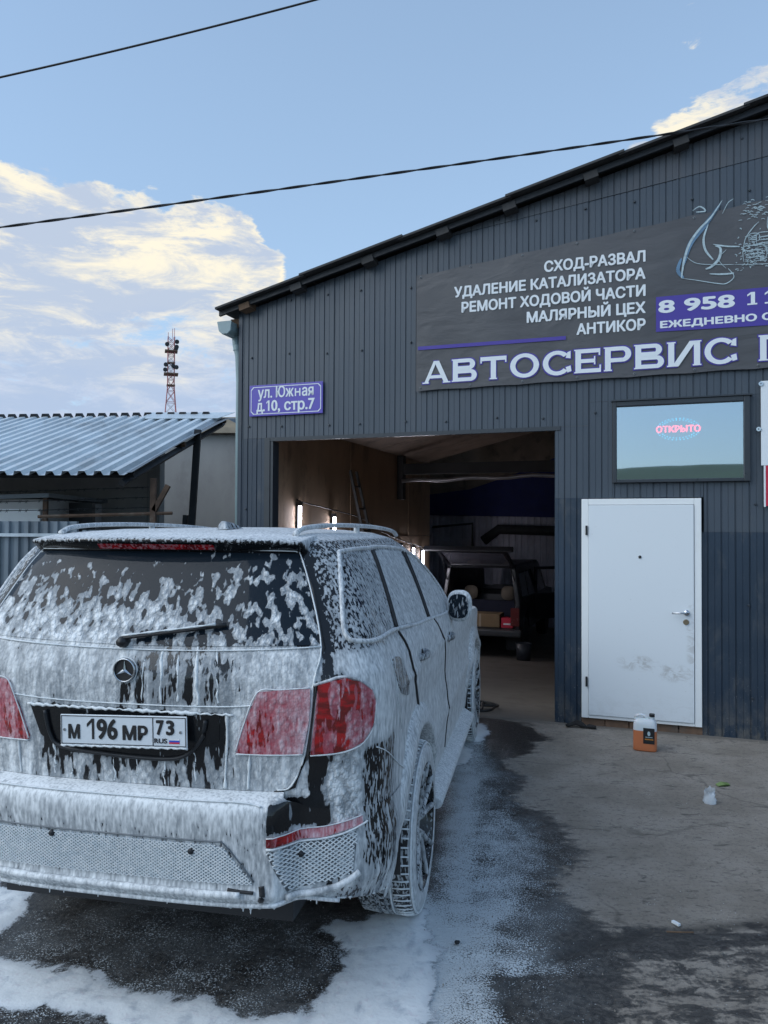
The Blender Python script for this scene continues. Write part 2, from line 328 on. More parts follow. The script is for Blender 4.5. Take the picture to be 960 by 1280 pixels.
# ================================================================ GROUND
def poly_sd(px, py, poly):
    """signed distance, positive inside"""
    P = np.array(poly); n = len(P); dmin = np.full(px.shape, 1e9); ins = np.zeros(px.shape, bool)
    for i in range(n):
        a, b = P[i], P[(i + 1) % n]; e = b - a; L = (e @ e) + 1e-12
        t = np.clip(((px - a[0]) * e[0] + (py - a[1]) * e[1]) / L, 0, 1)
        dmin = np.minimum(dmin, np.hypot(px - a[0] - t * e[0], py - a[1] - t * e[1]))
        c = ((a[1] > py) != (b[1] > py)) & (px < (b[0] - a[0]) * (py - a[1]) / (b[1] - a[1] + 1e-12) + a[0]); ins ^= c
    return np.where(ins, dmin, -dmin)
def line_d(px, py, line):
    P = np.array(line); dmin = np.full(px.shape, 1e9)
    for a, b in zip(P[:-1], P[1:]):
        e = b - a; t = np.clip(((px - a[0]) * e[0] + (py - a[1]) * e[1]) / (e @ e), 0, 1)
        dmin = np.minimum(dmin, np.hypot(px - a[0] - t * e[0], py - a[1] - t * e[1]))
    return dmin
WET = [(0.62, 7.9), (0.97, 7.7), (1.35, 7.39), (1.48, 6.78), (1.2, 6.42), (1.03, 6.19), (1.01, 5.53), (0.88, 5.28), (1.05, 5.02), (1.16, 4.67), (1.13, 4.39), (0.98, 4.16), (0.9, 4.0), (0.94, 3.75), (1.04, 3.59), (1.31, 3.6), (1.83, 3.68), (2.6, 3.9), (2.6, 3.5), (1.73, 3.48), (1.33, 3.40), (1.12, 3.30), (0.93, 3.05), (0.88, 2.6), (0.8, 1), (-5, 1), (-5.9, 7.33)]
SPECK = [(0.60, 6.9), (0.85, 6.77), (.98, 5.98), (0.86, 5.13), (1.03, 4.73), (1.0, 4.28), (0.86, 3.91), (0.82, 3.6), (0.85, 3.3), (0.76, 3.06), (0.66, 2.5), (.6, 1), (-3, 1), (-2.82, 4.04), (-1.7, 3.9), (-0.9, 4.15), (-.1, 3.75), (0.34, 4.4), (.5, 6.)]
CRACK = [(0.35, 1.8), (0.45, 2.82), (0.49, 3.1), (0.54, 3.24), (0.78, 3.4), (1.02, 3.52), (1.3, 3.59), (1.83, 3.68), (2.4, 3.75), (3.6, 4.0)]
FA = [(-0.3, 3.59), (-0.21, 3.53), (-0.16, 3.39), (-0.19, 3.18), (-0.24, 3.02), (-0.35, 2.6), (0.12, 2.6), (0.20, 3.1), (0.22, 3.4), (0.2, 3.74), (0.09, 3.78), (-0.08, 3.66), (-.2, 3.64)]
FB = [(-2.4, 3.4), (-1.86, 3.37), (-1.62, 3.31), (-1.38, 3.22), (-1.25, 3.24), (-1.05, 3.12), (-0.81, 3.03), (-0.67, 3.04), (-0.53, 2.92), (-0.3, 2.97), (-0.16, 2.6), (-1.47, 2.55), (-2.4, 2.5)]
FBH = [(-1.58, 2.98), (-1.28, 3.0), (-1.05, 2.95), (-0.94, 2.8), (-1.44, 2.72)]
FC = [(-2.6, 4.05), (-2.33, 4.05), (-1.88, 3.99), (-1.77, 3.9), (-1.71, 3.72), (-1.74, 3.54), (-2.01, 3.5), (-2.6, 3.5)]
FD = [(0.58, 6.45), (0.68, 6.59), (0.76, 6.41), (0.67, 6.08), (0.55, 6.0)]
FE = [(0.66, 7.32), (0.92, 7.32), (0.98, 7.04), (0.84, 6.7), (0.66, 6.64)]
def axis(lo, hi, step, far):
    a = list(np.arange(lo, hi + 1e-6, step)); k = step
    right = [hi]; left = [lo]
    while right[-1] < far: k *= 1.35; right.append(right[-1] + k); left.append(left[-1] - k)
    return np.array(left[::-1][:-1] + a + right[1:])
def mid(base, lo, hi, step):
    base = base[(base < lo) | (base > hi)]; return np.sort(np.concatenate([base, np.arange(lo, hi, step)]))
gx = axis(-4.0, 4.4, .028, 900); gy = axis(1.6, 9.0, .028, 900)
gx = mid(mid(gx, 4.45, 14.0, .25), -6.0, -4.05, .25); gy = mid(gy, 9.05, 22.0, .25)
XX, YY = np.meshgrid(gx, gy, indexing='ij')
SS = XX * math.cos(YB) - (YY - 7.9881) * math.sin(YB); TT = XX * math.sin(YB) + (YY - 7.9881) * math.cos(YB)
def ripple(x, y, seed, scale):                       # cheap value noise from sines
    r = np.random.RandomState(seed); o = 0
    for k in range(7):
        a = r.rand() * 6.28; f_ = scale * (1 + r.rand() * 1.8); o = o + np.sin((x * math.cos(a) + y * math.sin(a)) * f_ + r.rand() * 6.28)
    return o / 7
wob = ripple(XX, YY, 1, 6) * .05 + ripple(XX, YY, 2, 22) * .025
wet = np.clip((poly_sd(XX, YY, WET) + wob * 1.5) / .20 + .5, 0, 1)
wet = np.maximum(wet, .50 * np.clip((XX - .5) / .3, 0, 1) * np.clip((3.36 + (XX - .8) * .36 - YY) / .12, 0, 1) * (YY > 1.5))
sp = np.clip((poly_sd(XX, YY, SPECK) + wob * 2) / .55 + .35, 0, 1)
sp *= np.clip((XX + .35) / .5, .42, 1)
sp = np.maximum(sp, 1.5 * np.exp(-(np.maximum(-poly_sd(XX, YY, FA), 0) / .22) ** 1.5) * np.clip((XX + .05) / .2, 0, 1)); sp = np.maximum(sp, 1.15 * np.exp(-((XX - (.33 + (YY - 3.4) * .12)) / .17) ** 2) * (YY > 3.2) * (YY < 6.8))
sp *= np.where(YY < 3.25, np.clip(1 - (XX - .38) / .12, .0, 1) * .6 + .4, 1)
crack = np.exp(-(line_d(XX, YY, CRACK) / .035) ** 2)
fpoly = np.maximum.reduce([poly_sd(XX, YY, p) for p in (FA, FB, FC, FD, FE)])
fpoly = np.minimum(fpoly, np.maximum(-poly_sd(XX, YY, FBH), -.03))
ZZ = ripple(XX, YY, 5, 1.4) * .006 + ripple(XX, YY, 6, 5) * .003
ZZ = ZZ - crack * .012 + np.where((line_d(XX, YY, CRACK) < .5) & (YY < 3.3 + XX * .2), -.008, 0)
near = (XX > -4.2) & (XX < 4.6) & (YY < 9.2) & (YY > 1.4)
ZZ = np.where(near, ZZ, 0); ZZ = np.where(TT > -.05, np.minimum(ZZ, 0) - .012, ZZ)
# the ramp down inside the garage is a sheet of its own, so the ground dips away under it
inside = (TT > -.02) & (TT < 12.9) & (SS > np.where(TT < 6.8, -1.78, -3.9)) & (SS < 9.0); ZZ = np.where(inside, -.80, ZZ)
nx, ny = XX.shape
vid = np.arange(nx * ny).reshape(nx, ny)
faces = np.stack([vid[:-1, :-1], vid[1:, :-1], vid[1:, 1:], vid[:-1, 1:]], -1).reshape(-1, 4)
def gridmesh(name, X, Y, Z, F, material, smooth=True):
    me = bpy.data.meshes.new(name); n = X.size
    me.vertices.add(n); me.vertices.foreach_set('co', np.stack([X.ravel(), Y.ravel(), Z.ravel()], -1).ravel())
    me.loops.add(len(F) * 4); me.loops.foreach_set('vertex_index', F.ravel()); me.polygons.add(len(F))
    me.polygons.foreach_set('loop_start', np.arange(len(F)) * 4); me.polygons.foreach_set('loop_total', np.full(len(F), 4))
    me.update(); me.validate(); me.materials.append(material)
    if smooth: me.polygons.foreach_set('use_smooth', [True] * len(F))
    o = bpy.data.objects.new(name, me); COL.objects.link(o); return o
m, g = newmat('ground_asphalt'); o = g.obj(); at = g.n('ShaderNodeAttribute', attribute_name='marks').outputs['Color']; w_, f_, c_ = g.sep(at)
n1 = g.noise(o, 2.2, 6, .6); n2 = g.noise(o, 38, 5, .72); n3 = g.noise(o, 160, 3, .6); n4 = g.noise(g.scale(o, (1, 2.2, 1), rot=(0, 0, .3)), 7, 6, .68, .5)
dry = g.mix(g.mr(n1, .35, .65), (.21, .185, .155), (.285, .255, .22)); dry = g.mix(g.mr(n4, .56, .7), dry, (.11, .10, .088))
dry = g.mix(g.m('MULTIPLY', g.mr(n2, .52, .66), .55), dry, (.09, .083, .075)); dry = g.mix(g.m('MULTIPLY', g.mr(n3, .6, .7), .4), dry, (.36, .34, .32))
n5 = g.noise(g.scale(o, (1, 3.2, 1), rot=(0, 0, .35)), 16, 6, .72, .6); dry = g.mix(g.m('MULTIPLY', g.mr(n5, .56, .64), .6), dry, (.10, .092, .082)); n6 = g.noise(o, 4.2, 6, .7); dry = g.mix(g.m('MULTIPLY', g.mr(n6, .54, .66), .35), dry, (.28, .258, .225))
ck = g.n('ShaderNodeTexVoronoi', {'Vector': g.n('ShaderNodeVectorMath', {0: o, 1: g.n('ShaderNodeVectorMath', {0: g.noise(o, 1.6, 3, .55, 0, 1), 3: .5}, operation='SCALE').outputs[0]}, operation='ADD').outputs[0], 'Scale': .75}, feature='DISTANCE_TO_EDGE').outputs['Distance']
ckm = g.m('MULTIPLY', g.mr(ck, .010, .002), g.mr(g.noise(o, .9, 3), .50, .56, 0, .40)); dry = g.mix(ckm, dry, (.05, .045, .04))
wetc = g.mix(g.mr(n2, .42, .62), (.022, .021, .021), (.075, .070, .064))
wm = g.mr(g.m('ADD', w_, g.m('ADD', g.m('MULTIPLY', g.m('SUBTRACT', n4, .5), 2.2), g.m('MULTIPLY', g.m('SUBTRACT', n2, .5), 1.2))), .30, .70)
spots = g.mr(g.m('ADD', n4, g.m('MULTIPLY', g.noise(o, 1.1, 3), .8)), 1.02, 1.10)       # damp prints on the dry part
base = g.mix(wm, dry, wetc); base = g.mix(g.m('MULTIPLY', spots, .35), base, (.055, .05, .045)); base = g.mix(g.m('MULTIPLY', c_, .75), base, (.02, .019, .018))
spk = g.m('ADD', g.m('MULTIPLY', g.noise(o, 135, 2, .6), .9), g.m('MULTIPLY', g.noise(o, 28, 3, .6), .10))
fl = g.m('ADD', spk, g.m('MULTIPLY', g.m('SUBTRACT', g.noise(o, 5.5, 5, .65), .5), .42))
fm = g.mr(g.m('ADD', fl, g.m('MULTIPLY', f_, .29)), .715, .75)
haze_ = g.m('MULTIPLY', g.m('MULTIPLY', f_, g.mr(g.noise(o, 3.3, 5, .6), .35, .65)), .26)
fmask = g.m('MAXIMUM', g.m('MULTIPLY', fm, .85), haze_)
col = g.mix(fmask, base, (.62, .67, .70))
hh = g.m('ADD', g.m('ADD', g.m('MULTIPLY', n2, 1.0), g.m('MULTIPLY', n5, .8)), g.m('ADD', g.m('MULTIPLY', n3, .35), g.m('MULTIPLY', fm, .3)))
rg = g.mr(wm, 0, 1, .88, .30, False); rg = g.m('MAXIMUM', rg, g.m('MULTIPLY', fmask, .7))
finish(g, bsdf(g, color=col, rough=rg, normal=bumpn(g, hh, .7, .008), spec=.4)); M['ground'] = m
gr = gridmesh('ground', XX, YY, ZZ, faces, M['ground']); gr['kind'] = 'structure'
a_ = gr.data.attributes.new('marks', 'FLOAT_COLOR', 'POINT')
a_.data.foreach_set('color', np.stack([wet.ravel(), sp.ravel(), crack.ravel(), np.ones(XX.size)], -1).ravel())

m, g = newmat('thin_foam'); o = g.obj(); tk_ = g.n('ShaderNodeAttribute', attribute_name='thk').outputs['Fac']
n_ = g.noise(o, 38, 4, .6, .3); nb_ = g.noise(o, 9, 5, .65, .4); ns_ = g.noise(o, 130, 2, .6)
al = g.mr(g.m('ADD', tk_, g.m('ADD', g.m('MULTIPLY', g.m('SUBTRACT', nb_, .5), .20), g.m('MULTIPLY', g.m('SUBTRACT', ns_, .5), .045))), -.030, .006)
vb = g.mr(g.n('ShaderNodeTexVoronoi', {'Vector': o, 'Scale': 55.0}).outputs['Distance'], .7, .1)
fcol_ = g.mix(g.m('MULTIPLY', g.mr(nb_, .30, .52), g.mr(tk_, -.04, .05)), (.50, .54, .58), (.76, .79, .80)); fcol_ = g.mix(g.m('MULTIPLY', g.mr(n_, .55, .68), .3), fcol_, (.62, .55, .60))
fs = bsdf(g, color=fcol_, rough=.5, normal=bumpn(g, g.m('ADD', n_, g.m('MULTIPLY', vb, .15)), .30, .006))
finish(g, g.n('ShaderNodeMixShader', {0: al, 1: g.n('ShaderNodeBsdfTransparent').outputs[0], 2: fs}).outputs[0]); M['thinfoam'] = m
# raised foam patches lying on the ground
fx = np.arange(-2.7, 1.1, .016); fy = np.arange(2.4, 7.5, .016); FX, FY = np.meshgrid(fx, fy, indexing='ij')
sdp = np.maximum.reduce([poly_sd(FX, FY, p) for p in (FA, FB, FC, FD, FE)]); sdp = np.minimum(sdp, -poly_sd(FX, FY, FBH) + .02)
nz = np.array([mnoise.fractal(Vector((a * 5, b * 5, 0)), 1, 2, 5) for a, b in zip(FX.ravel(), FY.ravel())]).reshape(FX.shape)
nf = np.array([mnoise.noise(Vector((a * 22, b * 22, 3))) for a, b in zip(FX.ravel(), FY.ravel())]).reshape(FX.shape)
sdp = sdp + nz * .035 + nf * .012; H = np.where(sdp > -.05, 0.002 + .008 * (1 - np.exp(-np.maximum(sdp, 0) / .05)) * (1 + .35 * nf + .3 * nz), -.02)
H = H + ripple(FX, FY, 5, 1.4) * .006 + ripple(FX, FY, 6, 5) * .003
ok = sdp > -.05; fid = np.arange(FX.size).reshape(FX.shape)
cell = ok[:-1, :-1] & ok[1:, :-1] & ok[1:, 1:] & ok[:-1, 1:]
FF = np.stack([fid[:-1, :-1], fid[1:, :-1], fid[1:, 1:], fid[:-1, 1:]], -1)[cell]
fo = gridmesh('spilled_foam', FX, FY, H, FF, M['thinfoam']); fo['kind'] = 'stuff'
a_ = fo.data.attributes.new('thk', 'FLOAT', 'POINT'); a_.data.foreach_set('value', sdp.ravel().astype(np.float32))
bm = bmesh.new(); bm.from_mesh(fo.data); bmesh.ops.delete(bm, geom=[v for v in bm.verts if not v.link_faces], context='VERTS'); bm.to_mesh(fo.data); bm.free()
tag(fo, 'thick white soap foam spilled in patches on the wet asphalt', 'foam')

# hill behind the camera, mirrored in the office window
hx = np.linspace(-420, 420, 50); hy = np.linspace(-420, -70, 24); HX, HY = np.meshgrid(hx, hy, indexing='ij')
HZ = 22.5 * np.exp(-((HY + 230) / 90) ** 2) * (.72 + .28 * np.cos(HX / 95 + .9)) - .6
hid = np.arange(HX.size).reshape(HX.shape); HF = np.stack([hid[:-1, :-1], hid[1:, :-1], hid[1:, 1:], hid[:-1, 1:]], -1).reshape(-1, 4)
gridmesh('hill', HX, HY, HZ, HF, M['grass'])['kind'] = 'structure'

# ================================================================ GARAGE
gar = thing('garage_building', 'dark grey corrugated metal garage with open gateway, white door and long banner', 'garage', BLD, -YB)
def roofz(s): return 4.752 + .242 * s if s < 5.2 else 4.752 + .242 * 5.2 - .242 * (s - 5.2)
def corr_sheet(name, s0, s1, z0, z1, m, parent=gar, t=0.0, deep=.009, pitch=.115, wid=.0045, half=True, flip=False):
    """sheet with narrow vertical grooves; z1 a number or function of s"""
    xs = []; k = math.floor(s0 / pitch); s = k * pitch
    while s < s1 + pitch:
        for off, dp, w in ((0, deep, wid), (pitch * .5, deep * .30 if half else 0, wid * .55)):
            c = s + off
            if dp: xs += [(c - w * 1.6, 0), (c - w * .7, dp), (c + w * .7, dp), (c + w * 1.6, 0)]
        s += pitch
    xs = [(s0, 0)] + [p for p in xs if s0 < p[0] < s1] + [(s1, 0)]
    v = []; f = []; sg = -1 if flip else 1
    z1f = z1 if callable(z1) else (lambda s: z1); z0f = z0 if callable(z0) else (lambda s: z0)
    NR = 7; sd_ = rnd.uniform(0, 50)
    for x, dpt in xs:
        for q in range(NR):
            z_ = z0f(x) + (z1f(x) - z0f(x)) * q / (NR - 1); wv = .0022 * mnoise.noise(Vector((x * 3 + sd_, z_ * 1.6, sd_))) if 0 < q < NR - 1 else 0
            v.append((x, t + sg * dpt + wv, z_))
    for i in range(len(xs) - 1):
        for q in range(NR - 1): a_0 = NR * i + q; f.append((a_0, a_0 + NR, a_0 + NR + 1, a_0 + 1))
    # folded edges give the sheet its thickness
    n = len(v); v += [(s0, t + .012 * sg, z0f(s0)), (s0, t + .012 * sg, z1f(s0)), (s1, t + .012 * sg, z0f(s1)), (s1, t + .012 * sg, z1f(s1))]
    f += [(0, NR - 1, n + 1, n), (NR * len(xs) - NR, n + 2, n + 3, NR * len(xs) - 1)]
    return link(name, v, f, m, parent)
seam = lambda s: 4.80 + .124 * (s - .55)
rz = lambda s: roofz(s) - .08
cols = [-1.72, -.57, .55, 1.70, 2.85, 4.0, 5.2, 6.35, 7.5, 8.9]
for i in range(len(cols) - 1):
    a, b = cols[i], cols[i + 1]; tt = (0.0, .003)[i % 2]
    zb = 2.838
    if a >= 1.6:
        # upper sheets here start above the window line
        if a < 2.0:
            corr_sheet('cladding_sheet', a, 2.058, 2.838, seam, M['clad'], t=tt); corr_sheet('cladding_sheet', 2.06, b, 3.06, seam, M['clad'], t=tt + .002)
        else: corr_sheet('cladding_sheet', a, b, 3.06, seam if b < 5 else rz, M['clad'], t=tt)
    else: corr_sheet('cladding_sheet', a, b, zb, (rz if b < .6 else seam), M['clad'], t=tt)
    if .5 < a < 5: corr_sheet('cladding_sheet', a, b, lambda s: seam(s) + .001, lambda s: max(rz(s), seam(s)+.02), M['clad_top'], t=tt - .006)
corr_sheet('cladding_sheet', -1.72, -1.40, 0, 2.836, M['clad_low'], t=-.004)
corr_sheet('cladding_sheet', 1.752, 2.058, 2.146, 2.836, M['clad'], t=.003); corr_sheet('cladding_sheet', 2.06, 2.28, 2.146, 3.058, M['clad'], t=.004)
corr_sheet('cladding_sheet', 1.752, 1.995, 0, 2.144, M['clad_low'], t=.001)
corr_sheet('cladding_sheet', 2.282, 3.07, 2.146, 2.283, M['clad'], t=.003)
corr_sheet('cladding_sheet', 3.456, 4.3, 1.83, 3.058, M['clad'], t=.003); corr_sheet('cladding_sheet', 3.074, 3.456, 1.83, 2.283, M['clad'], t=.003)
corr_sheet('cladding_sheet', 3.056, 4.3, 0, 1.828, M['clad_low'], t=.001)
for a in (4.302, 5.45, 6.6, 7.75):
    corr_sheet('cladding_sheet', a, min(a + 1.146, 8.9), 0, 1.828, M['clad_low'], t=.0); corr_sheet('cladding_sheet', a, min(a + 1.146, 8.9), 1.83, 3.058, M['clad'], t=.002)
# corner flashing, gateway trims
mb = MB(); mb.box((-1.735, -.012, 0), (-1.69, .03, 4.24)); mb.box((-1.735, .031, 0), (-1.725, .30, 4.24)); mb.build('corner_flashing', M['clad_low'], gar)
mb = MB(); mb.box((-1.40, -.010, 0), (-1.335, .07, 2.836)); mb.box((-1.333, .0, 0), (-1.30, .14, 2.80)); mb.build('gate_jamb', M['trim'], gar)
mb = MB(); mb.box((-1.40, -.006, 2.802), (1.80, .05, 2.842)); mb.build('gate_lintel', M['trim'], gar)
mb = MB(); mb.box((1.745, .014, 0), (1.765, .20, 2.80)); mb.build('gate_jamb', M['clad_low'], gar)
# plinth of bricks under the door
mb = MB(); mb.box((1.96, .02, -.05), (8.9, .2, .03)); mb.build('plinth', M['brick'], gar)
for i in range(5): MB().box((2.0 + i * .215, .004 + rnd.uniform(-.004, .004), .0), (2.0 + i * .215 + .205, .12, .072 + rnd.uniform(-.005, .003))).build('brick', M['brick'], gar)
# screws
mb = MB()
for s0 in np.arange(-1.6, 8.5, .46):
    for z0 in (.35, 1.2, 2.05, 2.95, 3.75, 4.35, 4.9, 5.4):
        s1 = s0 + rnd.uniform(-.06, .06)
        if (2.2 < s1 < 3.55 and 2.2 < z0 < 3.1): continue
        if z0 < 2.8 and (-1.42 < s1 < 1.76 or (1.98 < s1 < 3.06 and z0 < 2.2) or (2.25 < s1 < 3.5 and z0 > 2.2)): continue
        if z0 > rz(s1) - .05: continue
        zz = z0 + rnd.uniform(-.03, .03); mb.lathe([(.0, -.016), (.010, -.015), (.012, -.008), (.012, 0)], 6, 'Y', (s1, .0, zz))
mb.build('screws', M['trim'], gar, kind='stuff')
# roof: sheets, bargeboard and rafter ends
def slab(mb, s0, s1, t0, t1, th, dz=0):
    v = [(s0, t0, roofz(s0) + dz), (s1, t0, roofz(s1) + dz), (s1, t1, roofz(s1) + dz), (s0, t1, roofz(s0) + dz)]
    v += [(x, y, z - th) for x, y, z in v]; mb.add(v, [(0, 1, 2, 3), (7, 6, 5, 4), (0, 4, 5, 1), (1, 5, 6, 2), (2, 6, 7, 3), (3, 7, 4, 0)])
edges = [-1.93, -.9, .2, 1.3, 2.35, 3.4, 4.4, 5.2, 6.3, 7.4, 8.5, 9.3]
for i in range(len(edges) - 1):
    mb = MB(); slab(mb, edges[i], edges[i + 1] + (.05 if edges[i + 1] != 5.2 else 0), -.20 - .012 * (i % 2), 13.0, .022, .012 * (i % 2)); mb.build('roof_sheet', M['roofu'], gar)
mb = MB(); slab(mb, -1.92, 5.2, -.13, -.095, .055, -.028); slab(mb, 5.2, 9.2, -.13, -.095, .055, -.028); mb.build('bargeboard', M['dark'], gar)
for i, s in enumerate([-1.62, -.95, -.12, .62, 1.32, 2.08, 2.92, 3.75, 4.6]):
    s += rnd.uniform(-.04, .04); mb = MB(); z = roofz(s) - .095
    mb.box((s - .065, -.150, z - .022), (s + .065, .02, z + .045), Matrix.Rotation(-math.atan(.251), 4, 'Y')); mb.build('rafter_end', M['wood'] if i in (0,) else M['roofu'], gar)
# eaves: timber block, gutter and downpipe
MB().box((-1.86, .02, 4.10), (-1.74, .6, 4.20)).build('eaves_block', M['wood'], gar)
gu = MB(); pr = [(-.085, .06), (-.065, -.03), (-.03, -.06), (.03, -.06), (.065, -.03), (.07, .05), (.062, .05), (.058, -.027), (.028, -.052), (-.028, -.052), (-.058, -.027), (-.062, .05)]
gu.prism([(-1.86 + a * 1.2, 4.08 + b * 1.2) for a, b in pr], -.10, 6.5); gu.build('gutter', M['teal'], gar); MB().prism([(-1.95, 4.15), (-1.93, 4.045), (-1.895, 4.012), (-1.825, 4.012), (-1.79, 4.045), (-1.775, 4.15)], -.106, -.1005).build('gutter_end', M['teal'], gar)
mb = MB(); mb.tube([(-1.84, .10, 4.03), (-1.83, .10, 3.93), (-1.80, .11, 3.8), (-1.79, .12, 3.5), (-1.79, .12, .2)], .045, 12); mb.lathe([(.052, 3.86), (.052, 3.92)], 12, 'Z', (-1.815, .105, 0)); mb.build('downpipe', M['teal'], gar, True)
# outer side walls and back
def wallgrid(name, p0, p1, z0, z1, m, thick=.05):
    a = Vector(p0); b = Vector(p1); dd = (b - a).normalized(); n = Vector((-dd.y, dd.x)) * thick
    v = [(a.x, a.y, z0), (b.x, b.y, z0), (b.x + n.x, b.y + n.y, z0), (a.x + n.x, a.y + n.y, z0)]; v += [(x, y, z1) for x, y, _ in v]
    return link(name, v, [(0, 3, 2, 1), (4, 5, 6, 7), (0, 1, 5, 4), (1, 2, 6, 5), (2, 3, 7, 6), (3, 0, 4, 7)], m, gar)
wallgrid('side_wall', (-1.72, .31), (-1.72, 7.05), -1.2, 4.27, M['clad_low']); wallgrid('side_wall', (8.9, 12.6), (8.9, .03), -1.2, 3.9, M['clad_low'])
wallgrid('side_wall', (-1.78, 7.06), (-3.7, 7.06), -1.2, 3.95, M['clad_low']); wallgrid('side_wall', (-3.7, 7.12), (-3.7, 12.6), -1.2, 3.9, M['clad_low'])
mb = MB(); mb.add([(-3.9, 6.9, 3.98), (-1.99, 6.9, 4.3), (-1.99, 13, 4.3), (-3.9, 13, 3.98), (-3.9, 6.9, 4.0), (-1.99, 6.9, 4.34), (-1.99, 13, 4.34), (-3.9, 13, 4.0)], [(0, 1, 2, 3), (4, 5, 6, 7), (0, 1, 5, 4), (1, 2, 6, 5), (2, 3, 7, 6), (3, 0, 4, 7)]); mb.build('roof_sheet', M['roofu'], gar)
MB().box((-3.7, 12.62, -1.3), (8.9, 12.7, 5.9)).build('back_wall', M['clad_low'], gar)
# interior: floor ramp, plywood sheets on the left, ceiling boards, corrugated back, beam and foil duct
FZ = lambda t: -.085 * max(t, 0) if t < 7.6 else -.646
v = []; f = []; ts = [-.10, .0, .3, 2, 4, 6, 7.6, 10, 12.6]
for t in ts: v += [(-3.65, t, FZ(t) - (.012 if t < -.05 else 0) + .004), (8.85, t, FZ(t) - (.012 if t < -.05 else 0) + .004)]
for i in range(len(ts) - 1): f.append((2 * i, 2 * i + 1, 2 * i + 3, 2 * i + 2))
fl_o = link('garage_floor', v, f, M['concrete_in'], gar)
for i in range(5):
    t0 = .12 + i * 1.37; MB().box((-1.56, t0, -.7), (-1.545 + .004 * (i % 2), t0 + 1.362, 1.72)).build('plywood_panel', M['ply'], gar)
    MB().box((-1.56, t0, 1.726), (-1.548 + .005 * ((i + 1) % 2), t0 + 1.362, 3.25)).build('plywood_panel', M['ply'], gar)
ce = lambda s: 3.10 + .25 * (s + 1.55)
for i in range(5):
    for j in range(3):
        s0 = -1.53 + j * 1.25; t0 = .05 + i * 1.30; s1 = s0 + 1.245; t1 = t0 + 1.295; q = .004 * ((i + j) % 2)
        link('ceiling_board', [(s0, t0, ce(s0) - q), (s1, t0, ce(s1) - q), (s1, t1, ce(s1) - q), (s0, t1, ce(s0) - q), (s0, t0, ce(s0) + .012), (s1, t0, ce(s1) + .012), (s1, t1, ce(s1) + .012), (s0, t1, ce(s0) + .012)],
             [(0, 3, 2, 1), (4, 5, 6, 7), (0, 1, 5, 4), (1, 2, 6, 5), (2, 3, 7, 6), (3, 0, 4, 7)], M['osb'], gar)
MB().box((2.25, .06, -.7), (2.30, 6.6, 4.0)).build('partition_wall', M['ply'], gar)
MB().box((-1.53, 4.95, 2.78), (2.25, 5.07, 2.96)).build('ceiling_beam', M['roofu'], gar)
MB().box((-1.53, 4.93, 2.35), (-1.43, 5.09, 3.1)).build('beam_post', M['roofu'], gar)
mb = MB(); mb.tube([(-1.42 + k * .2, 4.85 + .02 * math.sin(k * 2.1), 2.66 + .015 * math.sin(k * 1.3) + .004 * k) for k in range(19)], .035, 10); mb.build('foil_pipe', mat('foil', (.28, .27, .28), .35, .6, .2), gar, True)
for i in range(5):
    a = -3.6 + i * 1.3; corr_sheet('inner_sheet', a, a + 1.296, -.7, 2.25, M['inner_zinc'], t=12.4 - .004 * (i % 2), deep=.03, pitch=.16, wid=.022, half=False, flip=False)
MB().box((-3.65, 12.44, 2.1), (3, 12.48, 5.0)).build('upper_lining', M['osb'], gar)
mb = MB(); mb.prism([(-3.3, 2.23), (3.0, 2.1), (3.0, 4.2), (1.0, 4.0), (-.6, 3.35), (-2.0, 2.9), (-3.3, 2.75)], 12.28, 12.33); mb.build('blue_tarpaulin', M['blue'], gar)
mb = MB(); mb.tube([(-3.0, 12.2, 1.9), (-1.9, 12.15, 2.0), (-1.9, 12.1, 1.2)], .03, 8); mb.tube([(-1.6, 12.1, 1.55), (-1.2, 12.1, 1.85), (0, 12.1, 1.82), (2, 12.1, 1.8)], .13, 10); mb.build('duct', M['roofu'], gar, True)

# entrance door (part of the garage)
fr = MB(); fr.box((2.0, -.030, .078), (2.062, .03, 2.137)); fr.box((2.992, -.030, .078), (3.052, .03, 2.137)); fr.box((2.0625, -.030, 2.080), (2.9915, .03, 2.137)); fr.box((2.0625, -.028, .078), (2.9915, .03, .108))
bevel(fr.build('door_frame', M['white'], gar), .004)
dr = bevel(MB().box((2.064, -.040, .110), (2.988, .02, 2.077)).build('entrance_door', M['door'], gar), .004)
for z in (1.84, .42): MB().lathe([(.0, -.045), (.010, -.045), (.010, .045), (0, .045)], 8, 'Z', (2.047, -.045, z)).build('hinge', M['dark'], dr)
pe = MB(); pe.lathe([(0, -.006), (.012, -.006), (.014, 0)], 14, 'Y', (2.525, -.042, 1.597)); pe.build('peephole', M['dark'], dr)
hd = MB(); hd.lathe([(0, -.012), (.024, -.012), (.026, 0)], 16, 'Y', (2.925, -.041, 1.10)); hd.tube([(2.925, -.045, 1.10), (2.925, -.09, 1.10), (2.90, -.098, 1.10), (2.80, -.098, 1.098)], .0085, 8); hd.build('handle', M['chrome'], dr, True)
MB().lathe([(0, -.012), (.022, -.012), (.026, 0)], 16, 'Y', (2.920, -.041, 1.015)).build('lock', mat('brass', (.25, .2, .13), .4, .7), dr)
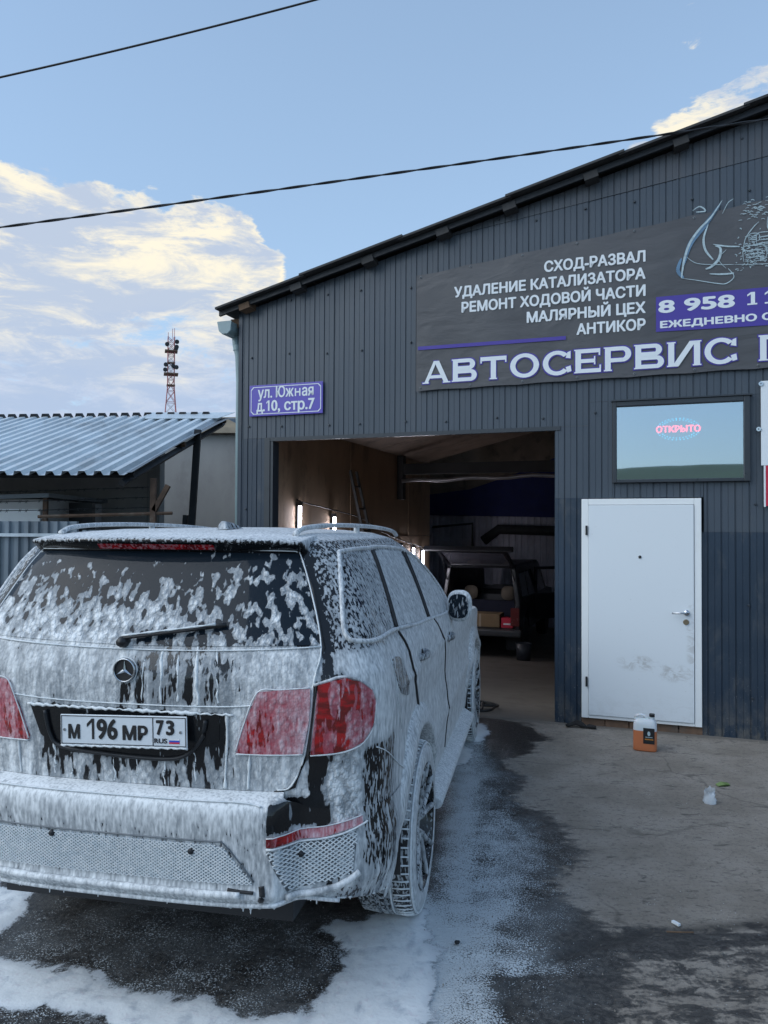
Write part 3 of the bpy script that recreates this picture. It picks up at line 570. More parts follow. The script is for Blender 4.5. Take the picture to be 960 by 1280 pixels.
# office window
wf = MB(); W0, W1, V0, V1 = 2.285, 3.453, 2.285, 3.045
for a, b in (((W0, V0), (W0 + .035, V1)), ((W1 - .05, V0), (W1, V1)), ((W0 + .0355, V1 - .045), (W1 - .0505, V1)), ((W0 + .0355, V0), (W1 - .0505, V0 + .03))):
    wf.box((a[0], -.045, a[1]), (b[0], .05, b[1]))
win = bevel(wf.build('office_window', M['trim'], gar), .004)
MB().box((W0 + .036, -.006, V0 + .031), (W1 - .051, -.001, V1 - .046)).build('pane', M['mirrorglass'], win)
MB().box((W0 - .012, -.06, V1 + .001), (W1 + .02, .0, V1 + .014)).build('drip_cap', M['trim'], win)
MB().box((W0, .25, V0 - .1), (W1, .26, V1 + .1)).build('unlit_room_sheet', M['dark'], win)  # dark sheet put in for the unlit room behind the pane
# LED sign behind the pane
led = thing('led_sign', 'oval LED sign reading ОТКРЫТО in red dots ringed by cyan dots behind the office window', 'led sign', b2w(2.86, .05, 2.78), -YB)
mb = MB(); mb.prism([(.20 * math.cos(a), .115 * math.sin(a)) for a in np.linspace(0, 6.283, 33)[:-1]], .012, .03); mb.build('sign_board', M['black'], led)
mb = MB()
for k in range(34):
    for rr in (1.0, .84):
        a = k / 34 * 6.283; cx, cz = .185 * rr * math.cos(a), .100 * rr * math.sin(a)
        if abs(cz) < .035: continue
        mb.prism([(cx + .0062 * math.cos(q), cz + .0062 * math.sin(q)) for q in np.linspace(0, 6.283, 7)[:-1]], .004, .011)
mb.build('led_ring', M['led_c'], led)
textmesh('lettering', 'ОТКРЫТО', .082, M['led_r'], led, 0, -.028, .006, 'CENTER', .95, .002)

# street number sign
sg = thing('street_number_sign', 'violet enamel plate reading ул. Южная д.10, стр.7 left above the gateway', 'address sign', b2w(-1.136, -.02, 3.25), -YB)
def chamfer(w, h, c): return [(-w + c, -h), (w - c, -h), (w, -h + c), (w, h - c), (w - c, h), (-w + c, h), (-w, h - c), (-w, -h + c)]
bevel(MB().box((-.445, -.012, -.172), (.445, .0, .172)).build('plate', M['violet_sign'], sg), .004)
o1 = chamfer(.425, .152, .03); o2 = chamfer(.417, .144, .03); n = 8
link('border_line', [(x, -.0145, z) for x, z in o1] + [(x, -.0145, z) for x, z in o2], [(i, (i + 1) % n, n + (i + 1) % n, n + i) for i in range(n)], M['letter'], sg)

def fitx(o, a, b):
    xs = [v_.co.x for v_ in o.data.vertices]; k = (b - a) / (max(xs) - min(xs)); x0 = min(xs)
    for v_ in o.data.vertices: v_.co.x = a + (v_.co.x - x0) * k
for t_, a_, b_ in (('ул.', -.338, -.161), ('Юж', -.116, .100), ('ая', .198, .338)): fitx(textmesh('lettering', t_, .165, M['letter'], sg, 0, .028, -.0145, 'LEFT', .9, .0018), a_, b_)
mb = MB(); [mb.add([(a_, -.0148 - .0001 * q_, c_), (b_, -.0148 - .0001 * q_, c_), (b_, -.0148 - .0001 * q_, d_), (a_, -.0148 - .0001 * q_, d_)], [(0, 1, 2, 3)]) for q_, (a_, b_, c_, d_) in enumerate([(.114, .130, .028, .112), (.166, .182, .028, .112), (.129, .167, .064, .080)])]; mb.build('letter', M['letter'], sg)
fitx(textmesh('lettering', 'д.', .165, M['letter'], sg, 0, -.118, -.0145, 'LEFT', .95, .0022), -.354, -.250); fitx(textmesh('lettering', '0, стр.7', .165, M['letter'], sg, 0, -.118, -.0145, 'LEFT', .95, .0022), -.172, .352)
def digit_one(x0, x1, z0, z1, y, m, parent, base=False):
    w = (x1 - x0); mb = MB(); st = w * (.5 if not base else .42); xr = x1 if not base else x1 - w * .22; y0_ = y
    mb.add([(xr - st, y0_, z0), (xr, y0_, z0), (xr, y0_, z1), (xr - st, y0_, z1)], [(0, 1, 2, 3)]); mb.add([(xr - st, y0_ - .0002, z1), (xr - st, y0_ - .0002, z1 - (z1 - z0) * .17), (x0, y0_ - .0002, z1 - (z1 - z0) * .32), (x0, y0_ - .0002, z1 - (z1 - z0) * .18)], [(0, 1, 2, 3)])
    if base: mb.add([(x0, y0_ - .0001, z0), (x1, y0_ - .0001, z0), (x1, y0_ - .0001, z0 + (z1 - z0) * .12), (x0, y0_ - .0001, z0 + (z1 - z0) * .12)], [(0, 1, 2, 3)])
    return mb.build('digit', m, parent)
digit_one(-.232, -.192, -.118, -.003, -.0148, M['letter'], sg)

# banner
bn = thing('advertising_banner', 'long dark grey vinyl banner lettered АВТОСЕРВИС on the gable above the gateway', 'banner', b2w(0, 0, 0), -YB)
ns = 160; v = []; f = []
btop = lambda s: 4.444 + .1045 * (s - .355); bbot = lambda s: 3.250 + .0085 * (s - .355)
for i in range(ns + 1):
    s = .355 + (7.0 - .355) * i / ns
    for j in range(25):
        u = j / 24; sag = -.012 * abs(math.sin(math.pi * (s - .355) / .52)) if j == 24 else (.008 * abs(math.sin(math.pi * (s - .355) / .52)) if j == 0 else 0)
        z = bbot(s) + (btop(s) - bbot(s)) * u + sag
        v.append((s, -.037 - .004 * mnoise.noise(Vector((s * 2.5 + z * 1.5, z * 2.0, 0))) - .0015 * mnoise.noise(Vector((s * 9 + z * 5, z * 7, 1))), z))
for i in range(ns):
    for j in range(24): a = i * 25 + j; f.append((a, a + 25, a + 26, a + 1))
link('vinyl', v, f, M['banner'], bn, True)
YT = -.0435
rows = [('СХОД-РАЗВАЛ', 4.332), ('УДАЛЕНИЕ КАТАЛИЗАТОРА', 4.172), ('РЕМОНТ ХОДОВОЙ ЧАСТИ', 4.012), ('МАЛЯРНЫЙ ЦЕХ', 3.853), ('АНТИКОР', 3.697)]
widths = [.93, 1.826, 1.75, 1.098, .625]
def fit(o, w):
    xs = [v_.co.x for v_ in o.data.vertices]; x0, x1 = min(xs), max(xs); k = w / (x1 - x0)
    for v_ in o.data.vertices: v_.co.x = x1 + (v_.co.x - x1) * k
for (tx, z), w in zip(rows, widths):
    o_ = textmesh('lettering', tx, .138, M['letter'], bn, 2.580, z + .008, YT, 'RIGHT', 1.2, .0029); fit(o_, w)
    xs = max(v_.co.x for v_ in o_.data.vertices)
    for v_ in o_.data.vertices: v_.co.x += 2.580 - xs; 
MB().prism([(.375, 3.672), (1.856, 3.664), (1.856, 3.700), (.375, 3.708)], YT, YT - .001).build('violet_line', M['violet'], bn)
MB().prism([(2.67, 3.672), (6.9, 3.60), (6.9, 3.99), (2.67, 3.995)], YT + .002, YT).build('phone_strip', M['violet'], bn)
# Copperplate-like capitals: broad strokes with small spur serifs
def glyph(ch, x, z, w, h):
    t = .052; e = .011; L = []                         # t stroke, e spur
    def bar(x0, z0, x1, z1): L.append([(x + x0, z + z0), (x + x1, z + z0), (x + x1, z + z1), (x + x0, z + z1)])
    def quad(*p): L.append([(x + a, z + b) for a, b in p])
    def serif(xc, top): zz = h if top else 0; q = -.012 if top else .012; L.append([(x + xc - t / 2 - e, z + zz), (x + xc + t / 2 + e, z + zz), (x + xc + t / 2, z + zz + q), (x + xc - t / 2, z + zz + q)])
    def arc(cx, cz, rx, rz, a0, a1, tk, n=14):
        for k in range(n):
            p = R(a0 + (a1 - a0) * k / n); q = R(a0 + (a1 - a0) * (k + 1) / n)
            L.append([(x + cx + rx * math.cos(p), z + cz + rz * math.sin(p)), (x + cx + rx * math.cos(q), z + cz + rz * math.sin(q)),
                      (x + cx + (rx - tk) * math.cos(q), z + cz + (rz - tk * .72) * math.sin(q)), (x + cx + (rx - tk) * math.cos(p), z + cz + (rz - tk * .72) * math.sin(p))])
    if ch == 'А':
        quad((0.005, 0), (t * .85, 0), (w / 2 + t * .1, h), (w / 2 - t * .55, h)); quad((w - t * 1.05, 0), (w - .005, 0), (w / 2 + t * .55, h), (w / 2 - t * .5, h)); bar(w * .25, h * .22, w * .75, h * .36)
        bar(-e, 0, t + .005, .012); bar(w - t * 1.3, 0, w + e, .012)
    if ch in 'ВР':
        bar(0, 0, t, h); bar(-e, 0, t, .012); bar(-e, h - .012, t, h)
        if ch == 'В':
            for zc, rz_, wx in ((h * .26, h * .26, w), (h * .755, h * .245, w * .93)):
                arc(wx - rz_ * 1.1, zc, rz_ * 1.1, rz_, -90, 90, t); bar(t, zc - rz_, wx - rz_ * 1.1, zc - rz_ + t * .72); bar(t, zc + rz_ - t * .72, wx - rz_ * 1.1, zc + rz_)
        else:
            zc, rz_ = h * .68, h * .32; arc(w - rz_ * 1.1, zc, rz_ * 1.1, rz_, -90, 90, t); bar(t, zc - rz_, w - rz_ * 1.1, zc - rz_ + t * .72); bar(t, h - t * .72, w - rz_ * 1.1, h); bar(-e, 0, t + e, .012)
    if ch == 'Т': bar(w / 2 - t / 2, 0, w / 2 + t / 2, h); bar(0, h - .04, w, h); bar(0, h - .062, .014, h); bar(w - .014, h - .062, w, h); bar(w / 2 - t / 2 - e, 0, w / 2 + t / 2 + e, .012)
    if ch == 'О': arc(w / 2, h / 2, w / 2, h / 2 + .006, 0, 360, t, 30)
    if ch == 'С': arc(w / 2, h / 2, w / 2, h / 2 + .006, 42, 318, t, 26); quad((w * .80, h * .70), (w * .97, h * .66), (w * .97, h * .98), (w * .86, h * .93)); quad((w * .80, h * .30), (w * .86, h * .07), (w * 1.0, h * .12), (w * .97, h * .36))
    if ch == 'Е': bar(0, 0, t, h); bar(t, 0, w, .038); bar(t, h - .038, w * .97, h); bar(t, h * .42, w * .78, h * .42 + .036); bar(w - .014, 0, w, .07); bar(w * .97 - .014, h - .065, w * .97, h); bar(w * .78 - .012, h * .33, w * .78, h * .68); bar(-e, 0, t, .012); bar(-e, h - .012, t, h)
    if ch == 'И': bar(0, 0, t, h); bar(w - t, 0, w, h); quad((t * .6, 0), (t * 1.7, 0), (w - t * .6, h), (w - t * 1.7, h)); [bar(a_ - e, b_, a_ + t + e, b_ + .012) for a_ in (0, w - t) for b_ in (0, h - .012)]
    if ch == 'П': bar(0, 0, t, h); bar(w - t, 0, w, h); bar(t, h - .04, w - t, h); [bar(a_ - e, b_, a_ + t + e, b_ + .012) for a_ in (0, w - t) for b_ in (0, h - .012)]
    return L
word = 'АВТОСЕРВИС'; gx0 = .437; ww = [.27, .245, .26, .28, .27, .235, .235, .25, .27, .27]; gaps = .036
tot = sum(ww) + gaps * 9; kx = (3.352 - .437) / tot; cx = gx0; letters = []
for ch, w in zip(word + 'П', ww + [.3]):
    zb_ = 3.322 + .0075 * (cx - .437)
    if ch == 'П': cx = 3.535
    letters.append((ch, cx, zb_, w * kx, .226)); cx += (w + gaps) * kx
for ch, x0_, z0_, w, h_ in letters:
    L_ = glyph(ch, x0_, z0_, w, h_)
    mb = MB()
    for q, poly in enumerate(L_):
        y0 = YT - .003 - .00008 * q; n = len(poly); mb.add([(a, y0, b) for a, b in poly], [tuple(range(n))])
    mb.build('letter', M['letter'], bn)
    mb = MB()                                          # violet outline: same strokes, grown
    for q, poly in enumerate(L_):
        c_x = sum(p[0] for p in poly) / len(poly); c_z = sum(p[1] for p in poly) / len(poly); n = len(poly)
        gp = []
        for a, b in poly: gp.append((a + .010 * (1 if a > c_x else -1), b + .010 * (1 if b > c_z else -1)))
        mb.add([(a, YT + .0015 - .00008 * q, b) for a, b in gp], [tuple(range(n))])
    mb.build('letter_outline', M['violet'], bn)
digit_one(3.435, 3.515, 3.848, 3.962, YT - .0022, M['letter'], bn, True); digit_one(3.575, 3.655, 3.848, 3.962, YT - .0022, M['letter'], bn, True)
o_ = textmesh('lettering', '8 958', .155, M['letter'], bn, 2.69, 3.846, YT - .002, 'LEFT', 1.35, .0035); 
xs = [v_.co.x for v_ in o_.data.vertices]; k = (3.335 - 2.69) / (max(xs) - min(xs))
for v_ in o_.data.vertices: v_.co.x = 2.69 + (v_.co.x - min(xs)) * k
o_ = textmesh('lettering', 'ЕЖЕДНЕВНО С', .083, M['letter'], bn, 2.70, 3.705, YT - .002, 'LEFT', 1.4, .0022, slope=-.0)
xs = [v_.co.x for v_ in o_.data.vertices]; k = (3.64 - 2.705) / (max(xs) - min(xs))
for v_ in o_.data.vertices: v_.co.x = 2.705 + (v_.co.x - min(xs)) * k
# line drawing of a see-through car front
def stroke(pts, r, m, name='drawing'):
    mb = MB(); n = len(pts); P = [Vector((a, b)) for a, b in pts]
    for i in range(n - 1):
        t = (P[i + 1] - P[i]).normalized(); nn = Vector((-t.y, t.x)); ra = r * math.sin(math.pi * (i + .15) / n) ** .5; rb = r * math.sin(math.pi * (i + 1.0) / n * .93) ** .5
        q = [P[i] + nn * ra, P[i + 1] + nn * rb, P[i + 1] - nn * rb, P[i] - nn * ra]
        mb.add([(p.x, YT - .0006 * (1 + i % 2) - (.001 if m is M['kink'] else 0), p.y) for p in q], [(0, 1, 2, 3)])
    return mb
def cr(pts, k=8, closed=False):
    P = [np.array(p, float) for p in pts]; o = []; n = len(P); rng = range(n if closed else n - 1)
    for i in rng:
        if closed: a, b, c, d_ = P[i - 1], P[i], P[(i + 1) % n], P[(i + 2) % n]
        else: a, b, c, d_ = P[max(i - 1, 0)], P[i], P[i + 1], P[min(i + 2, n - 1)]
        for j in range(k):
            t = j / k; o.append(tuple(.5 * ((2 * b) + (-a + c) * t + (2 * a - 5 * b + 4 * c - d_) * t * t + (-a + 3 * b - 3 * c + d_) * t ** 3)))
    if not closed: o.append(tuple(P[-1]))
    return o
def U(u, v): return (2.84 + u * .00675 / 5.33 * 5.33 / 1.0 * 1.0, v)
dw = MB()
def px2(u, v):                      # coordinates read off the drawing, in hundredths
    return (2.86 + u * .0078, 4.10 + v * .0078)
def addstroke(pts, r, m=0): 
    s_ = stroke(cr([px2(*p) for p in pts]), r, M['kink']); dw.add(s_.v, s_.f)
for pts, r in [([(48, 92), (36, 74), (24, 62), (14, 48), (8, 32), (5, 16), (4, 6)], .010), ([(33, 66), (28, 50), (30, 36), (38, 24)], .010), ([(4, 6), (20, 2), (42, -4), (52, -5), (60, 2), (54, 12)], .004),
               ([(8, 32), (20, 22), (40, 18), (60, 16)], .003), ([(40, 40), (46, 36), (44, 24), (36, 16), (30, 14)], .012), ([(38, 42), (52, 38), (66, 36)], .007), ([(34, 8), (48, 6), (60, 6)], .008),
               ([(48, 76), (54, 88), (60, 92)], .003), ([(16, 84), (24, 88), (30, 82), (20, 82)], .006), ([(70, 30), (72, 44), (80, 56), (86, 62)], .004), ([(60, 16), (80, 14), (110, 12), (150, 10)], .003),
               ([(52, 12), (44, 24), (52, 34)], .003), ([(95, 66), (96, 52), (108, 50), (110, 66), (95, 66)], .005), ([(76, 36), (100, 38), (130, 40)], .004)]:
    addstroke(pts, r)
for u0, v0, w_, h_ in ((70, 18, 22, 16), (84, 34, 26, 14), (112, 26, 20, 22), (76, 40, 10, 8), (104, 48, 12, 18), (128, 20, 26, 20)):      # engine block outlines
    addstroke([(u0, v0), (u0 + w_, v0 + 1), (u0 + w_, v0 + h_), (u0 + w_ * .4, v0 + h_ + 1.5), (u0, v0 + h_), (u0, v0)], .0035)
    for q in range(3): addstroke([(u0 + 2, v0 + h_ * (q + 1) / 4), (u0 + w_ - 2, v0 + h_ * (q + 1) / 4 + .5)], .0045)
for k in range(420):                # engine clutter
    u = rnd.gauss(98, 22); v_ = rnd.gauss(28, 11)
    if not 62 < u < 190 or v_ < 6: continue
    a = rnd.uniform(0, 3.14); l = rnd.uniform(.8, 3.6); addstroke([(u, v_), (u + l * math.cos(a), v_ + l * .6 * math.sin(a)), (u + l * 1.5 * math.cos(a + .5), v_ + l * math.sin(a + .5))], rnd.uniform(.0018, .005))
for k in range(60):
    u = rnd.gauss(86, 13); v_ = rnd.gauss(76, 6); addstroke([(u, v_), (u + 2, v_ + .5), (u + 4, v_ + rnd.uniform(-1, 1))], rnd.uniform(.002, .004))
dw.build('drawing', M['kink'], bn, kind='stuff')
dg2 = MB()
for pts, r in [([(46, 88), (30, 66), (14, 46), (6, 22)], .022), ([(4, 30), (0, 16), (6, 6)], .016)]:
    s_ = stroke(cr([px2(*p) for p in pts]), r, M['xblue']); dg2.add(s_.v, s_.f)
dg2.build('drawing_glow', M['xblue'], bn, kind='stuff')
for i in range(13):                 # eyelets
    s = .40 + i * .52
    for zf in (btop(s) - .03, bbot(s) + .03):
        mb = MB(); mb.lathe([(.006, -.003), (.010, -.004), (.012, 0)], 10, 'Y', (s, YT + .003, zf)); mb.build('eyelet', M['zinc_dull'], bn, True)

# second board at the right edge
rb = thing('price_board', 'white and red banner hung beside the office window at the right edge', 'banner', b2w(3.54, -.02, 0), -YB)
MB().box((.0, -.025, 2.42), (1.6, -.015, 3.165)).build('white_panel', M['letter'], rb)
MB().box((.035, -.025, 2.062), (1.6, -.015, 2.418)).build('red_panel', M['red'], rb)
MB().box((.02, -.026, 2.055), (.034, -.0145, 2.418)).build('hem', M['letter'], rb)
for z in (3.14, 2.74): 
    mb = MB(); mb.lathe([(.006, -.008), (.02, -.008), (.022, 0)], 10, 'Y', (.0 if z > 3 else -.02, -.027, z)); mb.build('eyelet', M['chrome'], rb)

# lit tubes on the plywood wall
for i, (t, z0, z1) in enumerate([(1.08, 1.88, 2.12), (2.15, 1.80, 2.00), (5.05, 1.35, 1.56), (5.75, 1.28, 1.50), (6.35, 1.20, 1.44)]):
    lb = ['nearest to the gateway', 'second one, just above the car roof rail', 'third from the gateway', 'fourth from the gateway', 'deepest in the garage'][i]
    lamp = thing('tube_lamp', 'lit tube lamp on the plywood wall, ' + lb, 'lamp', b2w(-1.53, t, z0), -YB, 'tube lamps on the left garage wall')
    MB().tube([(.04, 0, -.5), (.04, 0, z1 - z0)], .018, 8).build('tube', M['tube'], lamp, True)
    MB().box((.0, -.03, z1 - z0 + .001), (.06, .03, z1 - z0 + .05)).build('socket', M['black'], lamp)
    MB().box((.0, -.02, -.56), (.02, .02, z1 - z0)).build('batten', M['dark'], lamp)
wr = MB(); wr.tube(cr([(-1.52, 1.05, 2.2), (-1.5, 1.2, 2.17), (-1.5, 2.1, 2.10), (-1.5, 3.2, 2.0), (-1.5, 4.2, 1.78), (-1.5, 5.3, 1.62), (-1.5, 6.4, 1.5)]), .009, 6)
tag(wr.build('lamp_cable', M['rubber'], None, True), 'thin black cable drooping along the plywood wall above the tube lamps', 'cable'); bpy.data.objects['lamp_cable'].location = BLD; bpy.data.objects['lamp_cable'].rotation_euler = (0, 0, -YB)
ld = thing('ladder', 'dark wooden ladder leaning on the plywood wall inside the garage', 'ladder', b2w(-1.35, 3.0, 0), -YB)
for q in (0, .34): MB().tube([(.28, .35 + q, -.28), (-.12, -.35 + q * .72, 2.68)], .022, 6).build('rail', M['roofu'], ld)
for k in range(9):
    u = .06 + k * .108; MB().tube([(.28 - .4 * u, .35 - .7 * u, -.28 + 2.96 * u), (.28 - .4 * u, .69 - .79 * u, -.28 + 2.96 * u)], .014, 6).build('rung', M['roofu'], ld)

# things on the garage floor and by the door
def place(o, s, t, z=0, rz_=0): o.location = b2w(s, t, z); o.rotation_euler = (0, 0, -YB + rz_); return o
hs = MB(); pts = []
for k in range(40): a = k / 40 * 6.28 * 1.9; pts.append((.02 + .27 * math.cos(a) * (1 - .1 * math.sin(k)), .22 * math.sin(a), .014 + .012 * (k % 7 == 0) + k * .0006))
hs.tube(cr([(-.9, -.25, .014), (-.5, -.05, .014)] + pts[2:] + [(.1, .1, .06), (.05, .0, .04)], 3), .013, 7)
o = hs.build('hose', M['rubber'], None, True); tag(o, 'coiled black rubber hose on the concrete floor by the front wheel', 'hose'); place(o, .82, .42, -.03)
rg_ = MB(); 
for k in range(5):
    rg_.tube(cr([(-.13 + .02 * k, -.03 + .015 * k, .02), (-.04, .0 + .01 * k, .03 + .006 * k), (.05, -.01, .02), (.14 - .015 * k, .012 * k, .018)], 5), [.018 + .006 * math.sin(j) for j in range(16)], 7, flat=.7)
o = rg_.build('rag', M['rag'], None, True); tag(o, 'crumpled black rag on the ground left of the white door', 'rag'); place(o, 2.0, -.12, .0)

# ---- soap canister
jug = thing('canister', 'translucent plastic canister half full of orange liquid standing before the white door', 'canister', (2.205, 6.50, .002), -.38)
jb = bmesh.new(); prof = [(0.0, .96), (.01, 1.0), (.05, 1.0), (.16, 1.0), (.215, .98), (.245, .88), (.262, .66)]
rings = []
for z, k in prof:
    ring = []
    for i in range(32):
        a = i / 32 * 2 * math.pi; ca, sa = math.cos(a), math.sin(a)
        ring.append(jb.verts.new((.095 * k * math.copysign(abs(ca) ** .45, ca), .062 * k * math.copysign(abs(sa) ** .45, sa), z)))
    rings.append(ring)
for a, b in zip(rings[:-1], rings[1:]):
    for i in range(32): jb.faces.new((a[i], a[(i + 1) % 32], b[(i + 1) % 32], b[i]))
jb.faces.new(rings[0][::-1]); jb.faces.new(rings[-1]); me = bpy.data.meshes.new('body'); jb.to_mesh(me); jb.free(); me.materials.append(M['jug'])
for p in me.polygons: p.use_smooth = True
bo = bpy.data.objects.new('body', me); COL.objects.link(bo); bo.parent = jug
MB().tube(cr([(-.075, 0, .245), (-.068, 0, .278), (-.03, 0, .288), (.01, 0, .272), (.022, 0, .25)], 5), .012, 8).build('handle', M['jug'], jug, True)
MB().lathe([(0, .0), (.020, .0), (.020, .022)], 16, 'Z', (.055, 0, .255)).build('neck', M['jug'], jug, True)
MB().lathe([(0, .027), (.021, .027), (.0225, .022), (.0225, .003)], 16, 'Z', (.055, 0, .277)).build('cap', M['black'], jug)
lbp = bevel(MB().box((-.012, -.0645, .065), (.078, -.0615, .195)).build('label', M['ink'], jug), .003)
mb = MB(); [mb.add([(.002 + .0085 * k, -.0655, .098), (.008 + .0085 * k, -.0655, .098), (.008 + .0085 * k, -.0655, .107), (.002 + .0085 * k, -.0655, .107)], [(0, 1, 2, 3)]) for k in range(8)]; mb.build('print_line', M['orange'], lbp, kind='stuff')
mb = MB(); mb.prism([(.033 + .012 * math.cos(a), .150 + .02 * math.sin(a)) for a in np.linspace(0, 6.283, 9)[:-1]], -.0655, -.065); mb.prism([(.005, .118), (.062, .118), (.062, .123), (.005, .123)], -.0656, -.065); mb.build('emblem', M['kink'], lbp)
# cup and wrapper
cup = MB(); pr_ = []
for k in range(9): pr_.append((.042 - .014 * k / 8 + (.003 if k % 2 else 0), .012 * k))
cup.lathe([(.0, .001)] + pr_, 22); o = cup.build('plastic_cup', M['clear'], None, True)
for v_ in o.data.vertices:
    n_ = mnoise.noise(v_.co * 45); v_.co.x += n_ * .012; v_.co.y += mnoise.noise(v_.co * 45 + Vector((9, 9, 9))) * .012; v_.co.z *= 1 + .25 * n_
tag(o, 'crumpled clear plastic cup lying on the dry concrete at the right', 'cup'); o.location = (2.215, 5.24, .004); o.rotation_euler = (.15, -.1, 0)
wp = MB(); wp.add([(-.05, -.02, 0), (0, -.028, .012), (.05, -.018, .002), (.055, .02, .006), (.0, .025, .016), (-.045, .02, .003)], [(0, 1, 4, 5), (1, 2, 3, 4)]); wp.add([(-.05, -.02, -.002), (0, -.028, .0), (.05, -.018, -.002), (.055, .02, -.002), (.0, .025, .0), (-.045, .02, -.002)], [(5, 4, 1, 0), (4, 3, 2, 1)])
o = wp.build('wrapper', M['green'], None); tag(o, 'small green wrapper lying on the concrete behind the crumpled cup', 'litter'); o.location = (2.46, 5.60, .006); o.rotation_euler = (0, 0, .2)
def pebble(nm, lab, cat, loc, r, m, sc=(1, 1, .6)):
    bm = bmesh.new(); bmesh.ops.create_icosphere(bm, subdivisions=2, radius=r)
    for v_ in bm.verts:
        k = 1 + .35 * mnoise.noise(v_.co * (1.4 / r) + Vector(loc)); v_.co = Vector((v_.co.x * k * sc[0], v_.co.y * k * sc[1], v_.co.z * k * sc[2]))
    me = bpy.data.meshes.new(nm); bm.to_mesh(me); bm.free(); me.materials.append(m); o = bpy.data.objects.new(nm, me); COL.objects.link(o); o.location = loc; tag(o, lab, cat); return o
pebble('stone', 'small dark stone on the foam-speckled asphalt right of the foam patch', 'stone', (.335, 3.45, .012), .013, M['dark'])
MB_ = MB().tube([(1.30, 3.55, .012), (1.36, 3.53, .02), (1.42, 3.545, .012)], .004, 5); tag(MB_.build('twig', M['wood'], None), 'short dark twig lying on the damp crack at lower right', 'twig')
MB_ = MB().box((1.37, 3.62, .0), (1.385, 3.66, .010), Matrix.Rotation(.5, 4, 'Z')); tag(MB_.build('cigarette_butt', M['letter'], None), 'small white cigarette butt beside the damp crack', 'litter')
gv = MB(); 
for k in range(900):
    x_ = rnd.uniform(-.4, 3.6); y_ = rnd.uniform(2.7, 7.6); 
    if (x_ < 1.0 and rnd.random() < .6): continue
    r_ = rnd.uniform(.0015, .006); a_2 = rnd.uniform(0, 3); q = [(x_ + r_ * math.cos(a_2 + b) * rnd.uniform(.6, 1.3), y_ + r_ * math.sin(a_2 + b), .0) for b in (0, 2.1, 4.2)]
    gv.add(q + [(x_, y_, r_ * 1.1 + .003)], [(0, 1, 3), (1, 2, 3), (2, 0, 3)])
gvo = gv.build('grit', mat('grit', (.2, .19, .17), .9, 0, .5, 30), None, kind='stuff'); gvo['label'] = 'loose grit and chips scattered over the concrete'; gvo['category'] = 'grit'

# ================================================================ LEFT YARD
# corrugated fence
fn = thing('corrugated_fence', 'grey corrugated steel fence with a pale rail behind the foamed car', 'fence', (0, 8.3, 0))
def ribbed(name, x0, x1, z0, z1, m, parent, y=0.0, pitch=.105, dp=.02, fr_=.5):
    xs = []; k = math.floor(x0 / pitch) * pitch
    while k < x1 + pitch: xs += [(k, 0), (k + pitch * fr_ * .8, 0), (k + pitch * fr_, dp), (k + pitch * .9, dp)]; k += pitch
    xs = [p for p in xs if x0 <= p[0] <= x1]; v = []; f = []
    for x, d_ in xs: v += [(x, y + d_, z0), (x, y + d_, z1)]
    for i in range(len(xs) - 1): f.append((2 * i, 2 * i + 2, 2 * i + 3, 2 * i + 1))
    return link(name, v, f, m, parent)
for i in range(8):
    x0 = -9.6 + i * 1.05; ribbed('fence_sheet', x0, x0 + 1.045, .05, (1.93 if x0 < -3.4 else 1.84) - .004 * i + rnd.uniform(-.015, .012), M['fence'], fn, .004 * (i % 2), dp=.03)
MB().box((-9.6, -.035, 1.74), (-1.75, -.004, 1.775)).build('rail', M['zinc'], fn); MB().box((-9.6, -.035, .4), (-1.75, -.004, .435)).build('rail', M['zinc'], fn)
# grey outbuilding
ob = thing('outbuilding', 'low pale grey rendered outbuilding with an old concrete roof slab behind the canopy', 'outbuilding', (-3.2, 14, 0), -.05)
MB().box((-9, 0, 0), (3.1, 6, 3.56)).build('wall', M['render'], ob)
MB().box((-9.1, -.16, 3.562), (3.2, 6.2, 3.66)).build('roof_slab', M['slab'], ob); MB().box((-9.2, -.05, 3.662), (2.2, 6.2, 3.86)).build('roof_slab', M['slab'], ob)
# canopy: deep ribs running down towards us
ca = thing('canopy_shed', 'open shed under a sloping galvanised canopy roof with deep ribs', 'shed', (0, 0, 0))
E0 = Vector((-2.87, 8.5, 2.43)); E1 = Vector((-2.47, 11.9, 3.56)); ux = Vector((-1, .10, -.002)); uz = (E1 - E0)
nrm_ = ux.cross(uz).normalized(); nrm_ = nrm_ if nrm_.z > 0 else -nrm_
def cpt(u, v_, h=0): return E0 + ux * u + uz * v_ + nrm_ * h
pitch = .187; k = 0
for sgm in range(7):
    v = []; f = []; u0 = sgm * 6 * pitch; prof = []
    for j in range(6): c = u0 + j * pitch; prof += [(c, 0), (c + .055, 0), (c + .078, .048), (c + .148, .048), (c + .171, 0)]
    prof.append((u0 + 6 * pitch + .03, .002)); ex_ = rnd.uniform(-.01, .01)
    for u, h_ in prof: v += [cpt(u, -.0 + ex_, h_ + .003 * (sgm % 2)), cpt(u, .5, h_ + .004 * (sgm % 2)), cpt(u, 1 + ex_ * .5, h_ + .003 * (sgm % 2))]
    for i in range(len(prof) - 1):
        for j in range(2): a = 3 * i + j; f.append((a, a + 3, a + 4, a + 1))
    link('roof_sheet', v, f, M['zinc'], ca)
